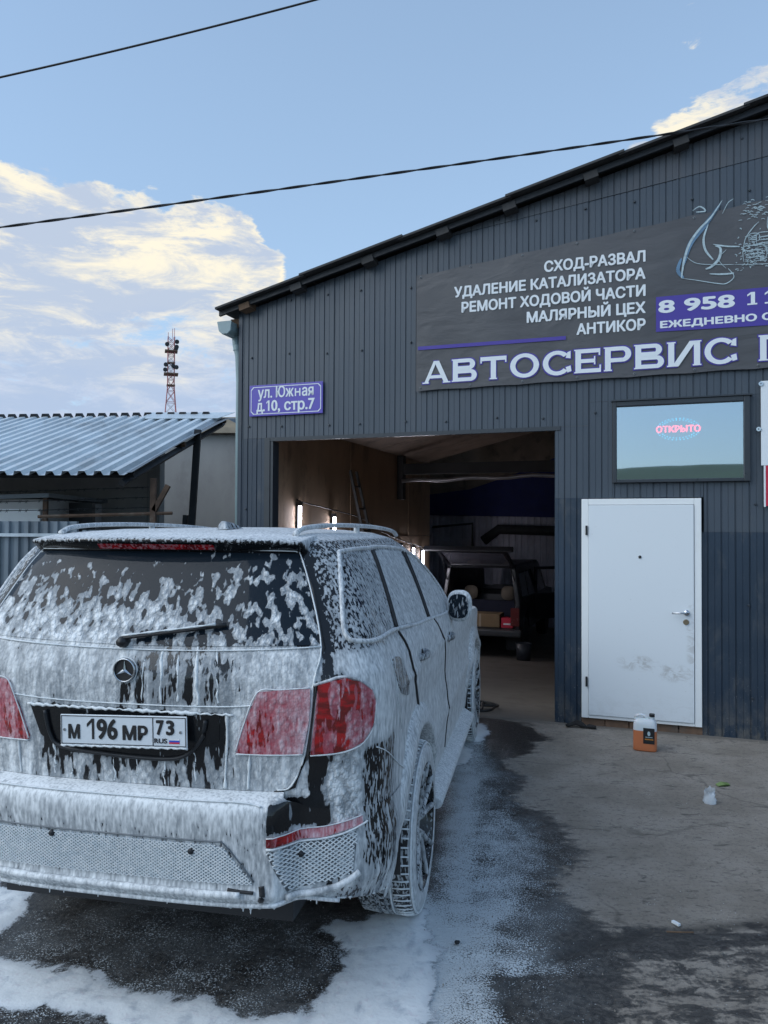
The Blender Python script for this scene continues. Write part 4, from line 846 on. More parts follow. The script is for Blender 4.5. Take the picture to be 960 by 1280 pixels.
# curled loose end and overlapping top sheet
v = [cpt(-.05, .02, .01), cpt(-.02, .5, .012), cpt(-.12, .93, .02), cpt(.02, .02, .0), cpt(.03, .5, .0), cpt(.04, .99, .0), cpt(-.20, 1.01, -.02), cpt(-.24, .97, -.10)]
link('edge_flashing', v, [(0, 3, 4, 1), (1, 4, 5, 2), (2, 5, 6), (2, 6, 7)], M['zinc_dull'], ca)
mb = MB(); mb.add([cpt(.0, .90, .055), cpt(1.15, .91, .056), cpt(1.3, 1.04, .07), cpt(-.10, 1.05, .05), cpt(.0, .90, .05), cpt(1.15, .91, .05), cpt(1.3, 1.04, .064), cpt(-.10, 1.05, .044)], [(0, 1, 2, 3), (7, 6, 5, 4), (0, 4, 5, 1), (1, 5, 6, 2), (2, 6, 7, 3), (3, 7, 4, 0)])
mb.build('ridge_sheet', M['zinc'], ca)
for vv in (.05, .5, .985):
    mb = MB(); a, b = cpt(-.02, vv, -.045), cpt(8.0, vv, -.045); mb.tube([a, b], .035, 4); mb.build('purlin', M['dark'] if vv < .1 else M['wood'], ca)  # eave purlin coloured dark so the rib ends read as shaded holes
for u in (.05, 2.6, 5.2, 7.8):
    MB().tube([cpt(u, .0, -.10), cpt(u, 1.0, -.10)], .045, 4).build('rafter', M['dark'], ca)
for j in range(14):                                      # dark blocks put in for the black openings under the top ribs
    pass
for j in range(40):
    c = .20 + j * pitch; mb = MB(); pa = [cpt(c + q, 1.0, h_) for q, h_ in ((.045, .03), (.075, .095), (.150, .095), (.178, .03))]; pb2 = [p + Vector((.01, .06, .01)) for p in pa]; mb.add([tuple(p) for p in pa + pb2], [(0, 1, 2, 3), (7, 6, 5, 4), (0, 4, 5, 1), (1, 5, 6, 2), (2, 6, 7, 3), (3, 7, 4, 0)]); mb.build('ridge_dark_block', M['dark'], ca)
for u in (4.6, 7.8):
    p = cpt(u, .04); MB().box((p.x - .05, p.y - .05, 0), (p.x + .05, p.y + .05, p.z - .1)).build('post', M['dark'], ca)
MB().box((-12, 11.55, 0), (-3.56, 11.7, 3.3)).build('wall', M['render_dark'], ca)
MB().box((-3.55, 11.50, 0), (-3.36, 11.75, 3.3)).build('pier', M['render'], ca)
# leaning black post between canopy and garage
pl = MB(); pl.box((-.045, -.03, 0), (.045, .03, 3.22)); o = pl.build('steel_post', M['dark'], None); tag(o, 'tall black steel post leaning slightly in front of the outbuilding wall', 'post'); o.location = (-2.78, 10.7, 0); o.rotation_euler = (0, .055, 0)
mb = MB(); mb.box((-.12, -.05, 0), (-.06, .03, 2.02)); mb.build('stub', M['dark'], o)
# barbed wire post with broken strut
bp_ = thing('barbed_wire_post', 'rusty steel post carrying sagging barbed wire with a broken strut on top', 'post', (-2.70, 9.0, 0))
MB().box((-.035, -.03, 0), (.03, .03, 2.42)).build('post', M['rust'], bp_)
MB().tube([(-1.35, 0, 1.965), (.22, -.0, 2.015)], .022, 6).build('crossbar', M['rust'], bp_)
MB().box((.06, -.03, 2.02), (.115, .03, 2.36), Matrix.Rotation(.50, 4, 'Y')).build('broken_strut', M['rust'], bp_)
for i, (za, zb_) in enumerate([(2.32, 2.24), (2.2, 2.13), (2.08, 2.06)]):
    mb = MB(); pts = [(-5.5 + 5.45 * q / 24, .0, zb_ + (za - zb_) * q / 24 - .05 * math.sin(math.pi * q / 24)) for q in range(25)]; mb.tube(pts, .005, 5)
    for p in pts[:-1]:
        for w in (.33, .66): c = (p[0] + w * .227, 0, p[2]); mb.tube([(c[0] - .012, -.012, c[2] - .018), (c[0] + .012, .012, c[2] + .018)], .003, 3); mb.tube([(c[0] + .012, -.012, c[2] - .018), (c[0] - .012, .012, c[2] + .018)], .003, 3)
    mb.build('barbed_wire', M['dark'], bp_)
# small cabin
cb_ = thing('site_cabin', 'small rusty framed cabin with dented white panels above the fence', 'cabin', (-4.05, 9.3, 0))
MB().box((-3.0, .02, 0), (-.03, 1.8, 2.18)).build('body', M['render_dark'], cb_)
for i, a in enumerate((-2.8, -1.85, -.9)): bevel(MB().box((a, -.02, .3), (a + .80, .018, 2.06)).build('wall_panel', M['white'], cb_), .01)
for a in (-3.0, -1.93, -.98, -.06): MB().box((a, -.05, 0), (a + .05, .0, 2.2)).build('frame_post', M['rust'], cb_)
MB().box((-3.05, -.07, 2.2), (.02, 1.9, 2.25), Matrix.Rotation(-.035, 4, 'Y'), (0, 0, 2.2)).build('roof', M['zinc_dull'], cb_)
MB().box((.03, .5, 1.0), (.33, .6, 2.16)).build('doorway_dark_box', M['black'], cb_)  # solid black box stands in for the dark door opening

# telecom mast
ms = thing('telecom_mast', 'distant red and white lattice telecom mast rising behind the outbuilding', 'mast', (-41.9, 150, 0), .3)
W = lambda z: 1.7 - .0 * z if z < 0 else max(.62, 2.9 - z * (2.9 - .62) / 29.5) if z < 29.5 else .62
for ix, iy in ((-1, -1), (1, -1), (1, 1), (-1, 1)):
    P_ = [(ix * W(z), iy * W(z), z) for z in (0, 10, 20, 29.5, 34, 39.2)]; MB().tube(P_, .10, 5).build('leg', M['mast'], ms)
ml = MB(); mr_ = MB(); z = 0; k = 0
while z < 39:
    h_ = 2.2 if z < 29 else 1.2; a, b = W(z), W(z + h_); c4 = [(-1, -1), (1, -1), (1, 1), (-1, 1)]; tgt = ml if (k // 3) % 2 else mr_
    for i in range(4):
        p, q = c4[i], c4[(i + 1) % 4]
        tgt.tube([(p[0] * a, p[1] * a, z), (q[0] * b, q[1] * b, z + h_)], .05, 3); tgt.tube([(q[0] * a, q[1] * a, z), (p[0] * b, p[1] * b, z + h_)], .05, 3); tgt.tube([(p[0] * a, p[1] * a, z), (q[0] * a, q[1] * a, z)], .05, 3)
    z += h_; k += 1
ml.build('bracing', M['mast_w'], ms); mr_.build('bracing', M['mast'], ms)
for z, w in ((31.8, 1.35), (36.3, 1.2), (29.6, .8), (34, .75)):
    MB().box((-w, -w, z), (w, w, z + .22)).build('platform', M['rust'], ms)
for i, (x, z) in enumerate([(-1.1, 32.6), (-1.0, 33.6), (1.0, 33.2), (.4, 33.4), (1.0, 37.2), (1.05, 38.2), (-.8, 37.6), (.9, 36.9)]):
    MB().lathe([(0, -.2), (.42, -.16), (.42, .16), (0, .2)], 12, 'Y', (x, -.9, z)).build('dish_antenna', M['dark'], ms)
for x, y in ((-.6, -.6), (.6, .6), (.2, -.6)): MB().tube([(x, y, 39), (x, y, 40.6 + x)], .05, 4).build('rod_antenna', M['mast'], ms)

# overhead cables
def cable(label, pts, r, twist=False):
    mb = MB(); xs = np.array([p[0] for p in pts]); cf = np.polyfit(xs, [p[2] for p in pts], 2); X_ = np.linspace(xs[0], xs[-1], 700 if twist else 80)
    P = [(x_, pts[0][1], float(np.polyval(cf, x_))) for x_ in X_]
    if twist:
        for ph in (0, math.pi): mb.tube([(p[0], p[1] + .005 * math.sin(i * .24 + ph), p[2] + .005 * math.cos(i * .24 + ph)) for i, p in enumerate(P)], r, 5)
    else: mb.tube(P, r, 8)
    tag(mb.build('overhead_cable', M['rubber'], None, True), label, 'cable')
def off(p, q): return (p[0] + q[0], p[1] + q[1], p[2] + q[2])
cable('single black overhead cable crossing the open sky at top left', [(-9, 6.0, 4.35), (-3.055, 6, 5.40), (-1.9, 6, 5.675), (-.561, 6, 6.031), (4, 6, 7.5)], .008)
cable('twisted pair of black overhead cables passing in front of the gable', [(-8, 6.2, 3.62), (-3.137, 6.2, 4.286), (-1.6, 6.2, 4.50), (-.015, 6.2, 4.737), (1.158, 6.2, 4.889), (2.17, 6.2, 5.059), (3.117, 6.2, 5.196), (7, 6.2, 5.83)], .0066, True)

# ================================================================ FOAM-COVERED CAR
YC = 0.2019
car = thing('foamed_suv', 'black SUV covered in white washing foam, parked with its tail to the camera', 'car', (-0.76238, 3.99709, 0), -YC)
KZ = np.array([.28, .40, .50, .60, .72, .82, .90, 1.00, 1.10, 1.20, 1.28, 1.36, 1.44, 1.52, 1.60, 1.68, 1.74, 1.79, 1.82, 1.838, 1.848])
KW = np.array([.90, .93, .94, .948, .955, .958, .959, .961, .962, .957, .945, .918, .885, .850, .812, .772, .735, .685, .60, .44, .10])
KR = np.array([-.98, -1.0, -1.02, -1.03, -1.035, -1.04, -1.045, -1.05, -1.06, -1.07, -1.07, -1.045, -1.00, -.955, -.91, -.865, -.825, -.79, -.70, -.45, .2])
KL = np.array([.40, .40, .40, .42, .44, .46, .46, .46, .46, .45, .44, .42, .40, .38, .36, .34, .33, .32, .30, .25, .1])
KFZ = np.array([.28, .60, .90, 1.0, 1.08, 1.12, 1.15, 1.18, 1.20, 1.36, 1.52, 1.68, 1.74, 1.79, 1.82, 1.838, 1.848])
KF = np.array([3.90, 3.97, 3.97, 3.95, 3.88, 3.75, 3.3, 2.7, 2.12, 1.88, 1.60, 1.28, 1.12, .98, .85, .7, .45])
NN = 3.2; _ph = np.linspace(0, np.pi / 2, 400); _xx = np.sin(_ph) ** (2 / NN); _yy = (1 - np.cos(_ph) ** (2 / NN))
_s = np.concatenate([[0], np.cumsum(np.hypot(np.diff(_xx) * .93, np.diff(_yy) * .44))]); _s /= _s[-1]
def S(a, z):
    a = np.asarray(a, float); z = np.asarray(z, float); sg = np.where(a >= 0, 1, -1); b = np.abs(a)
    w = np.interp(z, KZ, KW); r = np.interp(z, KZ, KR); L = np.interp(z, KZ, KL); bb = np.clip(b, 0, 1)
    x = w * np.interp(bb, _s, _xx); y = r + L * np.interp(bb, _s, _yy) + np.maximum(b - 1, 0)
    k = np.clip((z - 1.2) / .5, 0, 1) * np.clip((y - .6) / 1.6, 0, 1) ** 2 * .06
    flank = np.clip((b - 1) / .3, 0, 1)
    ridge = .008 * np.exp(-((z - 1.16) / .018) ** 2) + .012 * np.exp(-((z - (.55 + .05 * b)) / .05) ** 2) - .010 * np.exp(-((z - .95) / .10) ** 2)
    return np.stack([sg * (x - k + ridge * flank), y, z + 0 * x], -1)
def NRM(a, z, fn=S):
    e = 1e-3; da = fn(a + e, z) - fn(a - e, z); dz_ = fn(a, z + e) - fn(a, z - e); n = np.cross(da, dz_); return n / (np.linalg.norm(n, axis=-1, keepdims=True) + 1e-9)
def ip(x, xs, ys): return np.interp(x, xs, ys)
def foamcov(a, z, part=''):
    b = np.abs(a); c = np.full(b.shape, .97); l = np.full(b.shape, .12); s = np.full(b.shape, .15)
    def put(mask, C, Lm, St):
        nonlocal c, l, s
        c = c + (C - c) * mask; l = l + (Lm - l) * mask; s = s + (St - s) * mask
    def rect(a0, a1, z0, z1, e=.02, x=None):
        q = b if x is None else x
        f_ = lambda t: np.clip(t, 0, 1)
        return f_((q - a0) / e + .5) * f_((a1 - q) / e + .5) * f_((z - z0) / e + .5) * f_((z1 - z) / e + .5)
    # flank mottling
    put(rect(.95, 9, .3, 1.39), ip(z, [.4, .8, 1.2, 1.38], [1.0, .98, .96, .90]), .0, .10)
    put(rect(.9, 1.3, .5, 1.38, .1), .90, .1, .2)
    # D pillar, roof side
    put(rect(.66, 9, 1.37, 1.79, .03), ip(b, [.66, .72, .9, 1.4, 3], [.38, .56, .62, .66, .7]), .0, .18)
    put(rect(.60, 9, 1.735, 1.80, .02), ip(b, [.6, .8, 1.5, 3], [.42, .52, .60, .66]), .0, .25)
    put(rect(-1, 9, 1.795, 1.9, .01), .90, .0, .0)
    put(rect(.640, .675, 1.24, 1.78, .012), .25, .2, .2)
    put(rect(.62, .70, 1.25, 1.30, .02), .40, .5, .3)
    # corner below the lamp
    put(rect(.74, .95, .45, 1.02, .04), ip(z, [.5, .8, 1.0], [.50, .52, .46]), .0, .55)
    put(rect(.62, .745, .70, 1.01, .03), .78, 1.0, .1)
    put(rect(.47, .625, .70, 1.01, .02), .30, .8, .3)
    # tailgate
    gz = ip(z, [1.38, 1.46, 1.54, 1.60, 1.66, 1.74], [.80, .72, .60, .49, .37, .26]); gr_ = ip(z, [1.38, 1.46, 1.54, 1.62, 1.70, 1.75], [.60, .50, .49, .50, .44, .34])
    t = np.clip((a - .10) / .25, 0, 1); put(rect(-1, .645, 1.385, 1.80, .02), gz * (1 - t) + gr_ * t, ip(z, [1.6, 1.7], [1, .8]), ip(z, [1.50, 1.60, 1.68], [.22, .45, .8]))
    put(rect(.0, .34, 1.36, 1.45, .04, a), .50, .9, .35)
    put(rect(-1, .60, 1.165, 1.385, .02), .79, .40, .45)
    put(rect(.03, .36, 1.165, 1.375, .05, a), .54, .5, .85)
    put(rect(-.05, .05, 1.165, 1.27, .03, a), .58, .6, .7)
    put(rect(-1, .58, .84, 1.165, .01), .76, .5, .75)
    put(rect(-1, .318, .84, 1.16, .01), ip(z, [.86, .93, 1.0, 1.15], [.60, .54, .44, .34]), .75, .55)
    if part == 'bumper':
        put(rect(-1, .47, .3, .9, .02), ip(z, [.44, .6, .72, .80, .84], [.97, .78, .76, .94, 1.15]), .04, .18)
        put(rect(.47, .60, .40, .74, .03), .88, .2, .5)
        put(rect(.60, .92, .40, .56, .03), .60, .0, .85)
    if part == 'lamp': put(np.ones_like(b), ip(b, [.43, .57, .60, .68, .76, .8], [.52, .70, .48, .47, .58, .80]), .75, .62)
    if part == 'refl': put(np.ones_like(b), ip(b, [.475, .54, .58, .74], [.40, .48, .74, .80]), .3, .1)
    if part == 'lamp_in': put(np.ones_like(b), ip(b, [.34, .42, .50, .57], [.55, .60, .72, .80]), .5, .45)
    if part == 'qglass': put(np.ones_like(b), ip(b, [.8, 1.0, 1.3], [.56, .64, .72]), .0, .2)
    if part == 'sglass': put(np.ones_like(b), .84, .0, .15)
    if part == 'full': c = np.full(b.shape, 1.0)
    return np.stack([c, l, s, np.ones_like(c)], -1)
def setfoam(o, F):
    at = o.data.attributes.new('foam', 'FLOAT_COLOR', 'POINT'); at.data.foreach_set('color', np.ascontiguousarray(F, dtype=np.float32).ravel())
def constfoam(o, c, l=.2, s=.3):
    n = len(o.data.vertices); setfoam(o, np.tile([c, l, s, 1.0], (n, 1))); return o
def panel(name, poly, off, m, parent, part='', smooth_poly=False, step=.02, fn=S, thick=None, mirror=False, wav=0.0):
    """a plate lying on the car surface; poly in (a, z)"""
    P = cr(poly, 5, True) if smooth_poly else poly
    if mirror: P = [(-p[0], p[1]) for p in P]
    bm = bmesh.new(); vs = [bm.verts.new((p[0], p[1], 0)) for p in P]; bm.faces.new(vs)
    a0, a1 = min(p[0] for p in P), max(p[0] for p in P); z0, z1 = min(p[1] for p in P), max(p[1] for p in P)
    k = a0 + step * 1.03
    while k < a1: bmesh.ops.bisect_plane(bm, geom=bm.verts[:] + bm.edges[:] + bm.faces[:], plane_co=(k, 0, 0), plane_no=(1, 0, 0)); k += step * (1 if abs(k) < 1.1 else 2)
    k = z0 + step * .97
    while k < z1: bmesh.ops.bisect_plane(bm, geom=bm.verts[:] + bm.edges[:] + bm.faces[:], plane_co=(0, k, 0), plane_no=(0, 1, 0)); k += step
    bnd = [e for e in bm.edges if len(e.link_faces) == 1]
    r = bmesh.ops.extrude_edge_only(bm, edges=bnd); sk = {v_ for v_ in r['geom'] if isinstance(v_, bmesh.types.BMVert)}
    bm.verts.ensure_lookup_table()
    A = np.array([v_.co.x for v_ in bm.verts]); Z = np.array([v_.co.y for v_ in bm.verts]); isk = np.array([v_ in sk for v_ in bm.verts])
    Q = fn(A, Z); Nn = NRM(A, Z, fn)
    if fn is S: Nn = np.where((np.sign(A) * 1.0 * Nn[:, 0] - 0.0)[:, None] < -1, -Nn, Nn)
    # make normals point outward
    outw = np.stack([Q[:, 0] * .6, Q[:, 1] - np.clip(Q[:, 1], 0, 3), 0 * A], -1); sgn = np.sign((Nn * outw).sum(-1)); sgn[sgn == 0] = 1; Nn = Nn * sgn[:, None]
    Q = Q + Nn * np.where(isk, -.012 if thick is None else off - thick, off)[:, None]
    for v_, q in zip(bm.verts, Q): v_.co = q
    bmesh.ops.recalc_face_normals(bm, faces=bm.faces)
    me = bpy.data.meshes.new(name); bm.to_mesh(me); bm.free(); me.materials.append(m)
    o = bpy.data.objects.new(name, me); COL.objects.link(o); o.parent = parent
    for p_ in me.polygons: p_.use_smooth = True
    try: me.set_sharp_from_angle(angle=R(50))
    except Exception: pass
    setfoam(o, foamcov(A, Z, part)); return o
def bead(name, path, r, m, parent, off=.004, fn=S, closed=False, n=6, flat=1.0, jit=.0, mirror=False, k=5, smooth=True):
    P = cr(path, k, closed) if smooth else path
    A = np.array([p[0] for p in P]) * (-1 if mirror else 1); Z = np.array([p[1] for p in P]); Q = fn(A, Z); Nn = NRM(A, Z, fn)
    outw = np.stack([Q[:, 0] * .6, Q[:, 1] - np.clip(Q[:, 1], 0, 3), 0 * A], -1); Nn *= np.sign((Nn * outw).sum(-1))[:, None]
    r = r * (.72 if m is M['foam'] else 1)
    Q = Q + Nn * off; rr = [r * (1 + jit * mnoise.noise(Vector(q) * 30)) for q in Q]
    mb = MB(); mb.tube([tuple(q) for q in Q], rr, n, closed, flat); return mb.build(name, m, parent, True)

# ---- body shell: stacked horizontal outlines
zs = np.concatenate([np.arange(.36, 1.06, .0175), np.arange(1.06, 1.24, .012), np.arange(1.24, 1.74, .018), np.arange(1.74, 1.848, .008), [1.848]])
NA, NS_, NFr = 84, 150, 40
ringp = []
for z in zs:
    w, r, L = ip(z, KZ, KW), ip(z, KZ, KR), ip(z, KZ, KL); Ft = ip(z, KFZ, KF); Lf = .42 if z < 1.1 else .45
    ar = np.linspace(0, 1, NA + 1); y0 = r + L; y1 = max(Ft - Lf, y0 + .05)
    asd = 1 + np.linspace(0, 1, NS_ + 1)[1:] * (y1 - y0)
    Qr = S(ar, np.full(ar.shape, z)); Qs = S(asd, np.full(asd.shape, z))
    u = np.linspace(1, 0, NFr + 1)[1:]; xs_ = np.interp(u, _s, _xx) * Qs[-1, 0]; ys_ = Ft - (Ft - y1) * np.interp(u, _s, _yy) - .10 * (xs_ / max(Qs[-1, 0], .01)) ** 2 * (Ft > 3.5) * 0
    Qf = np.stack([xs_, ys_, np.full(u.shape, z)], -1)
    half = np.concatenate([Qr, Qs, Qf]); aa = np.concatenate([ar, asd, np.full(u.shape, asd[-1] + .5)])
    ringp.append((half, aa))
nh = len(ringp[0][0]); nr = 2 * nh - 2
V = []; FA_ = []; ZA = []
for half, aa in ringp:
    left = half[1:-1][::-1] * np.array([-1, 1, 1]); V.append(np.concatenate([half, left])); FA_.append(np.concatenate([aa, -aa[1:-1][::-1]])); ZA.append(np.full(nr, half[0, 2]))
V = np.array(V); FA_ = np.array(FA_); ZA = np.array(ZA); nzr = len(zs)
faces = []; RW = .395; AX = (0.0, 3.075); AR = .475
for i in range(nzr - 1):
    for j in range(nr):
        j2 = (j + 1) % nr; c = (V[i, j] + V[i + 1, j2]) / 2
        if abs(c[0]) > .6 and c[2] < .95 and any((c[1] - ax) ** 2 + (c[2] - .40) ** 2 < (AR + .02) ** 2 for ax in AX): continue
        if c[2] < .50 and c[1] < -.42: continue
        faces.append((i * nr + j, i * nr + j2, (i + 1) * nr + j2, (i + 1) * nr + j))
faces.append(tuple((nzr - 1) * nr + j for j in range(nr)))
body = link('body', V.reshape(-1, 3), faces, F_paint, car, True); setfoam(body, foamcov(FA_.ravel(), ZA.ravel()))
bm = bmesh.new(); bm.from_mesh(body.data); bmesh.ops.recalc_face_normals(bm, faces=bm.faces)
bm.to_mesh(body.data); bm.free()
# underbody and wheel housings
mb = MB(); mb.box((-.62, -.92, .34), (.62, 3.85, .5)); mb.box((-.90, .55, .33), (.90, 2.52, .40)); mb.box((-.55, -1.0, .46), (.55, -.9, .60)); mb.build('underbody', M['black'], car)
for ax in AX:
    for sx in (-1, 1):
        x0_, x1_ = sx * .58, sx * .955; hp = [(ax + .47 * math.cos(q), .42 + .47 * math.sin(q)) for q in np.linspace(-.15, math.pi + .15, 25)]
        v = [(x0_, y, z) for y, z in hp] + [(x1_, y, z) for y, z in hp]; n = len(hp)
        link('wheel_housing', v, [(i, i + 1, n + i + 1, n + i) for i in range(n - 1)] + [tuple(range(n))], M['black'], car)
# flares
def flare(ax, sx):
    v = []; n = 40; prof = [(.585, -.002), (.575, .012), (.53, .030), (.492, .036), (.474, .030), (.468, -.05)]
    for i in range(n + 1):
        q = R(-22 + 224 * i / n)
        for r_, o_ in prof:
            y = ax - math.cos(q) * r_ * (1.0 if ax else 1.0); z = .40 + math.sin(q) * r_; z = max(z, .30)
            zc = np.clip(z, .3, 1.8); w = float(ip(zc, KZ, KW)); rr_, L_ = float(ip(zc, KZ, KR)), float(ip(zc, KZ, KL))
            if y < rr_ + L_: aa = 1 - (rr_ + L_ - y) / L_ * .42; x = float(S(np.array([max(aa, .5)]), np.array([zc]))[0, 0])
            else: x = float(S(np.array([1 + y - rr_ - L_]), np.array([zc]))[0, 0])
            bg_ = float(np.clip((z - .50) / .28, 0, 1)) if y < ax else 1.0; v.append(((x + (o_ * (.25 + .75 * bg_) if o_ > 0 else o_)) * sx, y, z))
    k = len(prof); f = [(i * k + j, (i + 1) * k + j, (i + 1) * k + j + 1, i * k + j + 1) for i in range(n) for j in range(k - 1)]
    o = link('wheel_arch_flare', v, f, F_paint, car, True); bm = bmesh.new(); bm.from_mesh(o.data); bmesh.ops.recalc_face_normals(bm, faces=bm.faces); bm.to_mesh(o.data); bm.free()
    return constfoam(o, .93, .1, .1)
for ax in AX:
    for sx in (-1, 1): flare(ax, sx)
# running boards
for sx in (-1, 1):
    pr = [(.84, .30), (.99, .29), (1.015, .315), (1.01, .345), (.93, .395), (.84, .40)]
    mb = MB(); mb.prism([(p[0] * sx, p[1]) for p in pr], .50, 2.55, 'XZ'); o = bevel(mb.build('running_board', F_trim, car), .012, 3); constfoam(o, .98, .15, .0)

# ---- rear bumper
def BS(a, z):
    a = np.asarray(a, float); z = np.asarray(z, float); Q = S(a, z); b = np.abs(a)
    yc = ip(z, [.42, .455, .50, .54, .70, .77, .80, .825, .842, .853, .859, .862], [-1.05, -1.09, -1.125, -1.118, -1.133, -1.142, -1.141, -1.134, -1.122, -1.100, -1.075, -1.045])
    c = np.clip((.56 - b) / .07, 0, 1); c = c * c * (3 - 2 * c)
    sh = (yc - ip(z, KZ, KR)) * (1 - .0 * b)
    cor = ip(z, [.36, .45, .52, .66, .72, .80], [.0, .015, .035, .03, .012, .0]); ph = np.clip((b - .5) / .45, 0, 1); dr_ = cor * (1 - c) * np.clip((1.15 - b) / .15, 0, 1)
    Q[..., 1] += sh * c - dr_ * (1 - ph * .7); Q[..., 0] += np.sign(a) * dr_ * ph * .9
    return Q
AB = np.concatenate([np.linspace(-1.19, -.6, 48), np.linspace(-.59, .59, 120), np.linspace(.6, 1.19, 48)]); VB = np.linspace(0, 1, 46)
zb_f = lambda b: ip(b, [0, .28, .34, .45, .55, .62, .75, .9, 1.0, 1.19], [.455, .455, .44, .445, .455, .455, .435, .40, .375, .345]); zt_f = lambda b: ip(b, [0, .50, .57, 1.2], [.862, .862, .80, .74])
Ag, Vg = np.meshgrid(AB, VB, indexing='ij'); Zg = zb_f(np.abs(Ag)) + (zt_f(np.abs(Ag)) - zb_f(np.abs(Ag))) * Vg
Qg = BS(Ag, Zg); nb, nv = Ag.shape
# lower lip curls under
idx = np.arange(nb * nv).reshape(nb, nv); F_ = np.stack([idx[:-1, :-1], idx[1:, :-1], idx[1:, 1:], idx[:-1, 1:]], -1).reshape(-1, 4)
lip = Qg[:, 0].copy(); lip[:, 1] += .06; lip[:, 0] *= .96; lip[:, 2] += .02; verts = np.concatenate([Qg.reshape(-1, 3), lip]); base_i = nb * nv
F2 = [(int(idx[i, 0]), base_i + i, base_i + i + 1, int(idx[i + 1, 0])) for i in range(nb - 1)]
bump = link('rear_bumper', verts, [tuple(q) for q in F_] + F2, F_paint, car, True)
fc = foamcov(Ag.ravel(), Zg.ravel(), 'bumper'); setfoam(bump, np.concatenate([fc, np.tile([.7, .2, .5, 1], (nb, 1))]))
bm = bmesh.new(); bm.from_mesh(bump.data); bmesh.ops.recalc_face_normals(bm, faces=bm.faces); bm.to_mesh(bump.data); bm.free()
# bumper beads, grilles, reflectors, skid trim
T_ = lambda pts: pts
bead('foam_bead', [(-.52, .842), (-.2, .842), (.2, .842), (.40, .842), (.455, .832)], .005, M['foam'], bump, .004, BS, jit=.5)
bead('skid_trim', [(-.50, .515), (-.3, .512), (0, .512), (.3, .512), (.40, .513)], .014, F_trim, bump, .006, BS)
constfoam(bpy.data.objects['skid_trim'], .95)
bead('skid_trim', [(-.52, .47), (-.3, .47), (0, .47), (.3, .47), (.45, .473), (.56, .475), (.62, .462), (.68, .445)], .008, F_trim, bump, .006, BS); constfoam(bpy.data.objects['skid_trim.001'], .95)
for sx in (False, True):
    panel('reflector', [(.475, .725), (.60, .728), (.745, .752), (.745, .724), (.62, .694), (.475, .692)], .008, F_red, bump, 'refl', fn=BS, mirror=sx, thick=.012)
    bead('foam_bead', [(.475, .686), (.60, .688), (.68, .70), (.745, .722), (.76, .73)], .005, M['foam'], bump, .010, BS, jit=.4, mirror=sx)
    bead('foam_bead', [(.475, .727), (.60, .731), (.66, .738), (.745, .755)], .003, M['foam'], bump, .009, BS, jit=.5, mirror=sx)
# honeycomb meshes
def grille(poly, name, cell=.017, ww=.0022, mirror=False):
    pb = panel(name, poly, .001, M['zinc_dull'] if False else F_trim, bump, 'full', fn=BS, mirror=mirror, thick=.012)
    mb = MB(); P = np.array(poly) * (np.array([-1, 1]) if mirror else 1)
    a0, a1, z0, z1 = P[:, 0].min(), P[:, 0].max(), P[:, 1].min(), P[:, 1].max(); ka = cell / 1.35; kz = cell * .62
    i = 0; zz = z0
    seg = []
    while zz < z1 + kz:
        j = 0; aa = a0 + (i % 2) * ka / 1.0
        while aa < a1 + ka:
            seg.append(((aa, zz), (aa + ka, zz + kz))); seg.append(((aa, zz), (aa - ka, zz + kz))); aa += 2 * ka
        zz += kz; i += 1
    S0 = np.array([q[0] for q in seg]); S1 = np.array([q[1] for q in seg]); mid = (S0 + S1) / 2
    keep = poly_sd(mid[:, 0], mid[:, 1], P) > .003; S0 = S0[keep]; S1 = S1[keep]
    def pos(Sx, h_): 
        Q = BS(Sx[:, 0], Sx[:, 1]); N_ = NRM(Sx[:, 0], Sx[:, 1], BS); ow = np.stack([Q[:, 0] * .6, Q[:, 1], 0 * Q[:, 0]], -1); N_ *= np.sign((N_ * ow).sum(-1))[:, None]; return Q + N_ * h_
    A0, A1, B0_, B1 = pos(S0, .007), pos(S1, .007), pos(S0, .0), pos(S1, .0)
    tv = []; tf = []
    for p0, p1, q0, q1 in zip(A0, A1, B0_, B1):
        dd = (p1 - p0); dd = dd / (np.linalg.norm(dd) + 1e-9); up = (p0 - q0); up = up / (np.linalg.norm(up) + 1e-9); sd_ = np.cross(dd, up) * ww; k = len(tv)
        tv += [p0 + sd_, p0 - sd_, p1 + sd_, p1 - sd_, q0 + sd_, q0 - sd_, q1 + sd_, q1 - sd_]
        tf += [(k, k + 1, k + 3, k + 2), (k, k + 2, k + 6, k + 4), (k + 1, k + 5, k + 7, k + 3)]
    o = link('mesh_wires', tv, tf, M['foam'], pb, kind='stuff'); return pb
F_dark = constfoam
gc = grille([(-.42, .700), (.30, .700), (.345, .69), (.435, .565), (.44, .552), (-.50, .552), (-.47, .60)], 'bumper_grille', cell=.0100, ww=.0016)
gr1 = grille([(.475, .672), (.725, .700), (.72, .56), (.70, .545), (.53, .510)], 'bumper_grille', cell=.0125, ww=.0017)
gr2 = grille([(.475, .672), (.725, .700), (.72, .56), (.70, .545), (.53, .510)], 'bumper_grille', cell=.0125, ww=.0017, mirror=True)
for o_ in (gc, gr1, gr2):
    o_.data.materials[0] = F_trim; a_ = o_.data.attributes['foam']; n_ = len(a_.data); a_.data.foreach_set('color', np.tile([.60 if o_ is gc else .48, .2, .5, 1], (n_, 1)).astype(np.float32).ravel())
bead('foam_bead', [(-.43, .706), (0, .706), (.30, .706), (.35, .694), (.44, .562)], .0028, M['zinc_dull'], bump, .004, BS)
for sx in (False, True): bead('grille_trim', [(.525, .497), (.60, .50), (.66, .512), (.70, .528), (.735, .552)], .013, F_trim, bump, .010, BS, mirror=sx)
for o_ in [o for o in bpy.data.objects if o.name.startswith('grille_trim')]: constfoam(o_, .88, .1, .6)
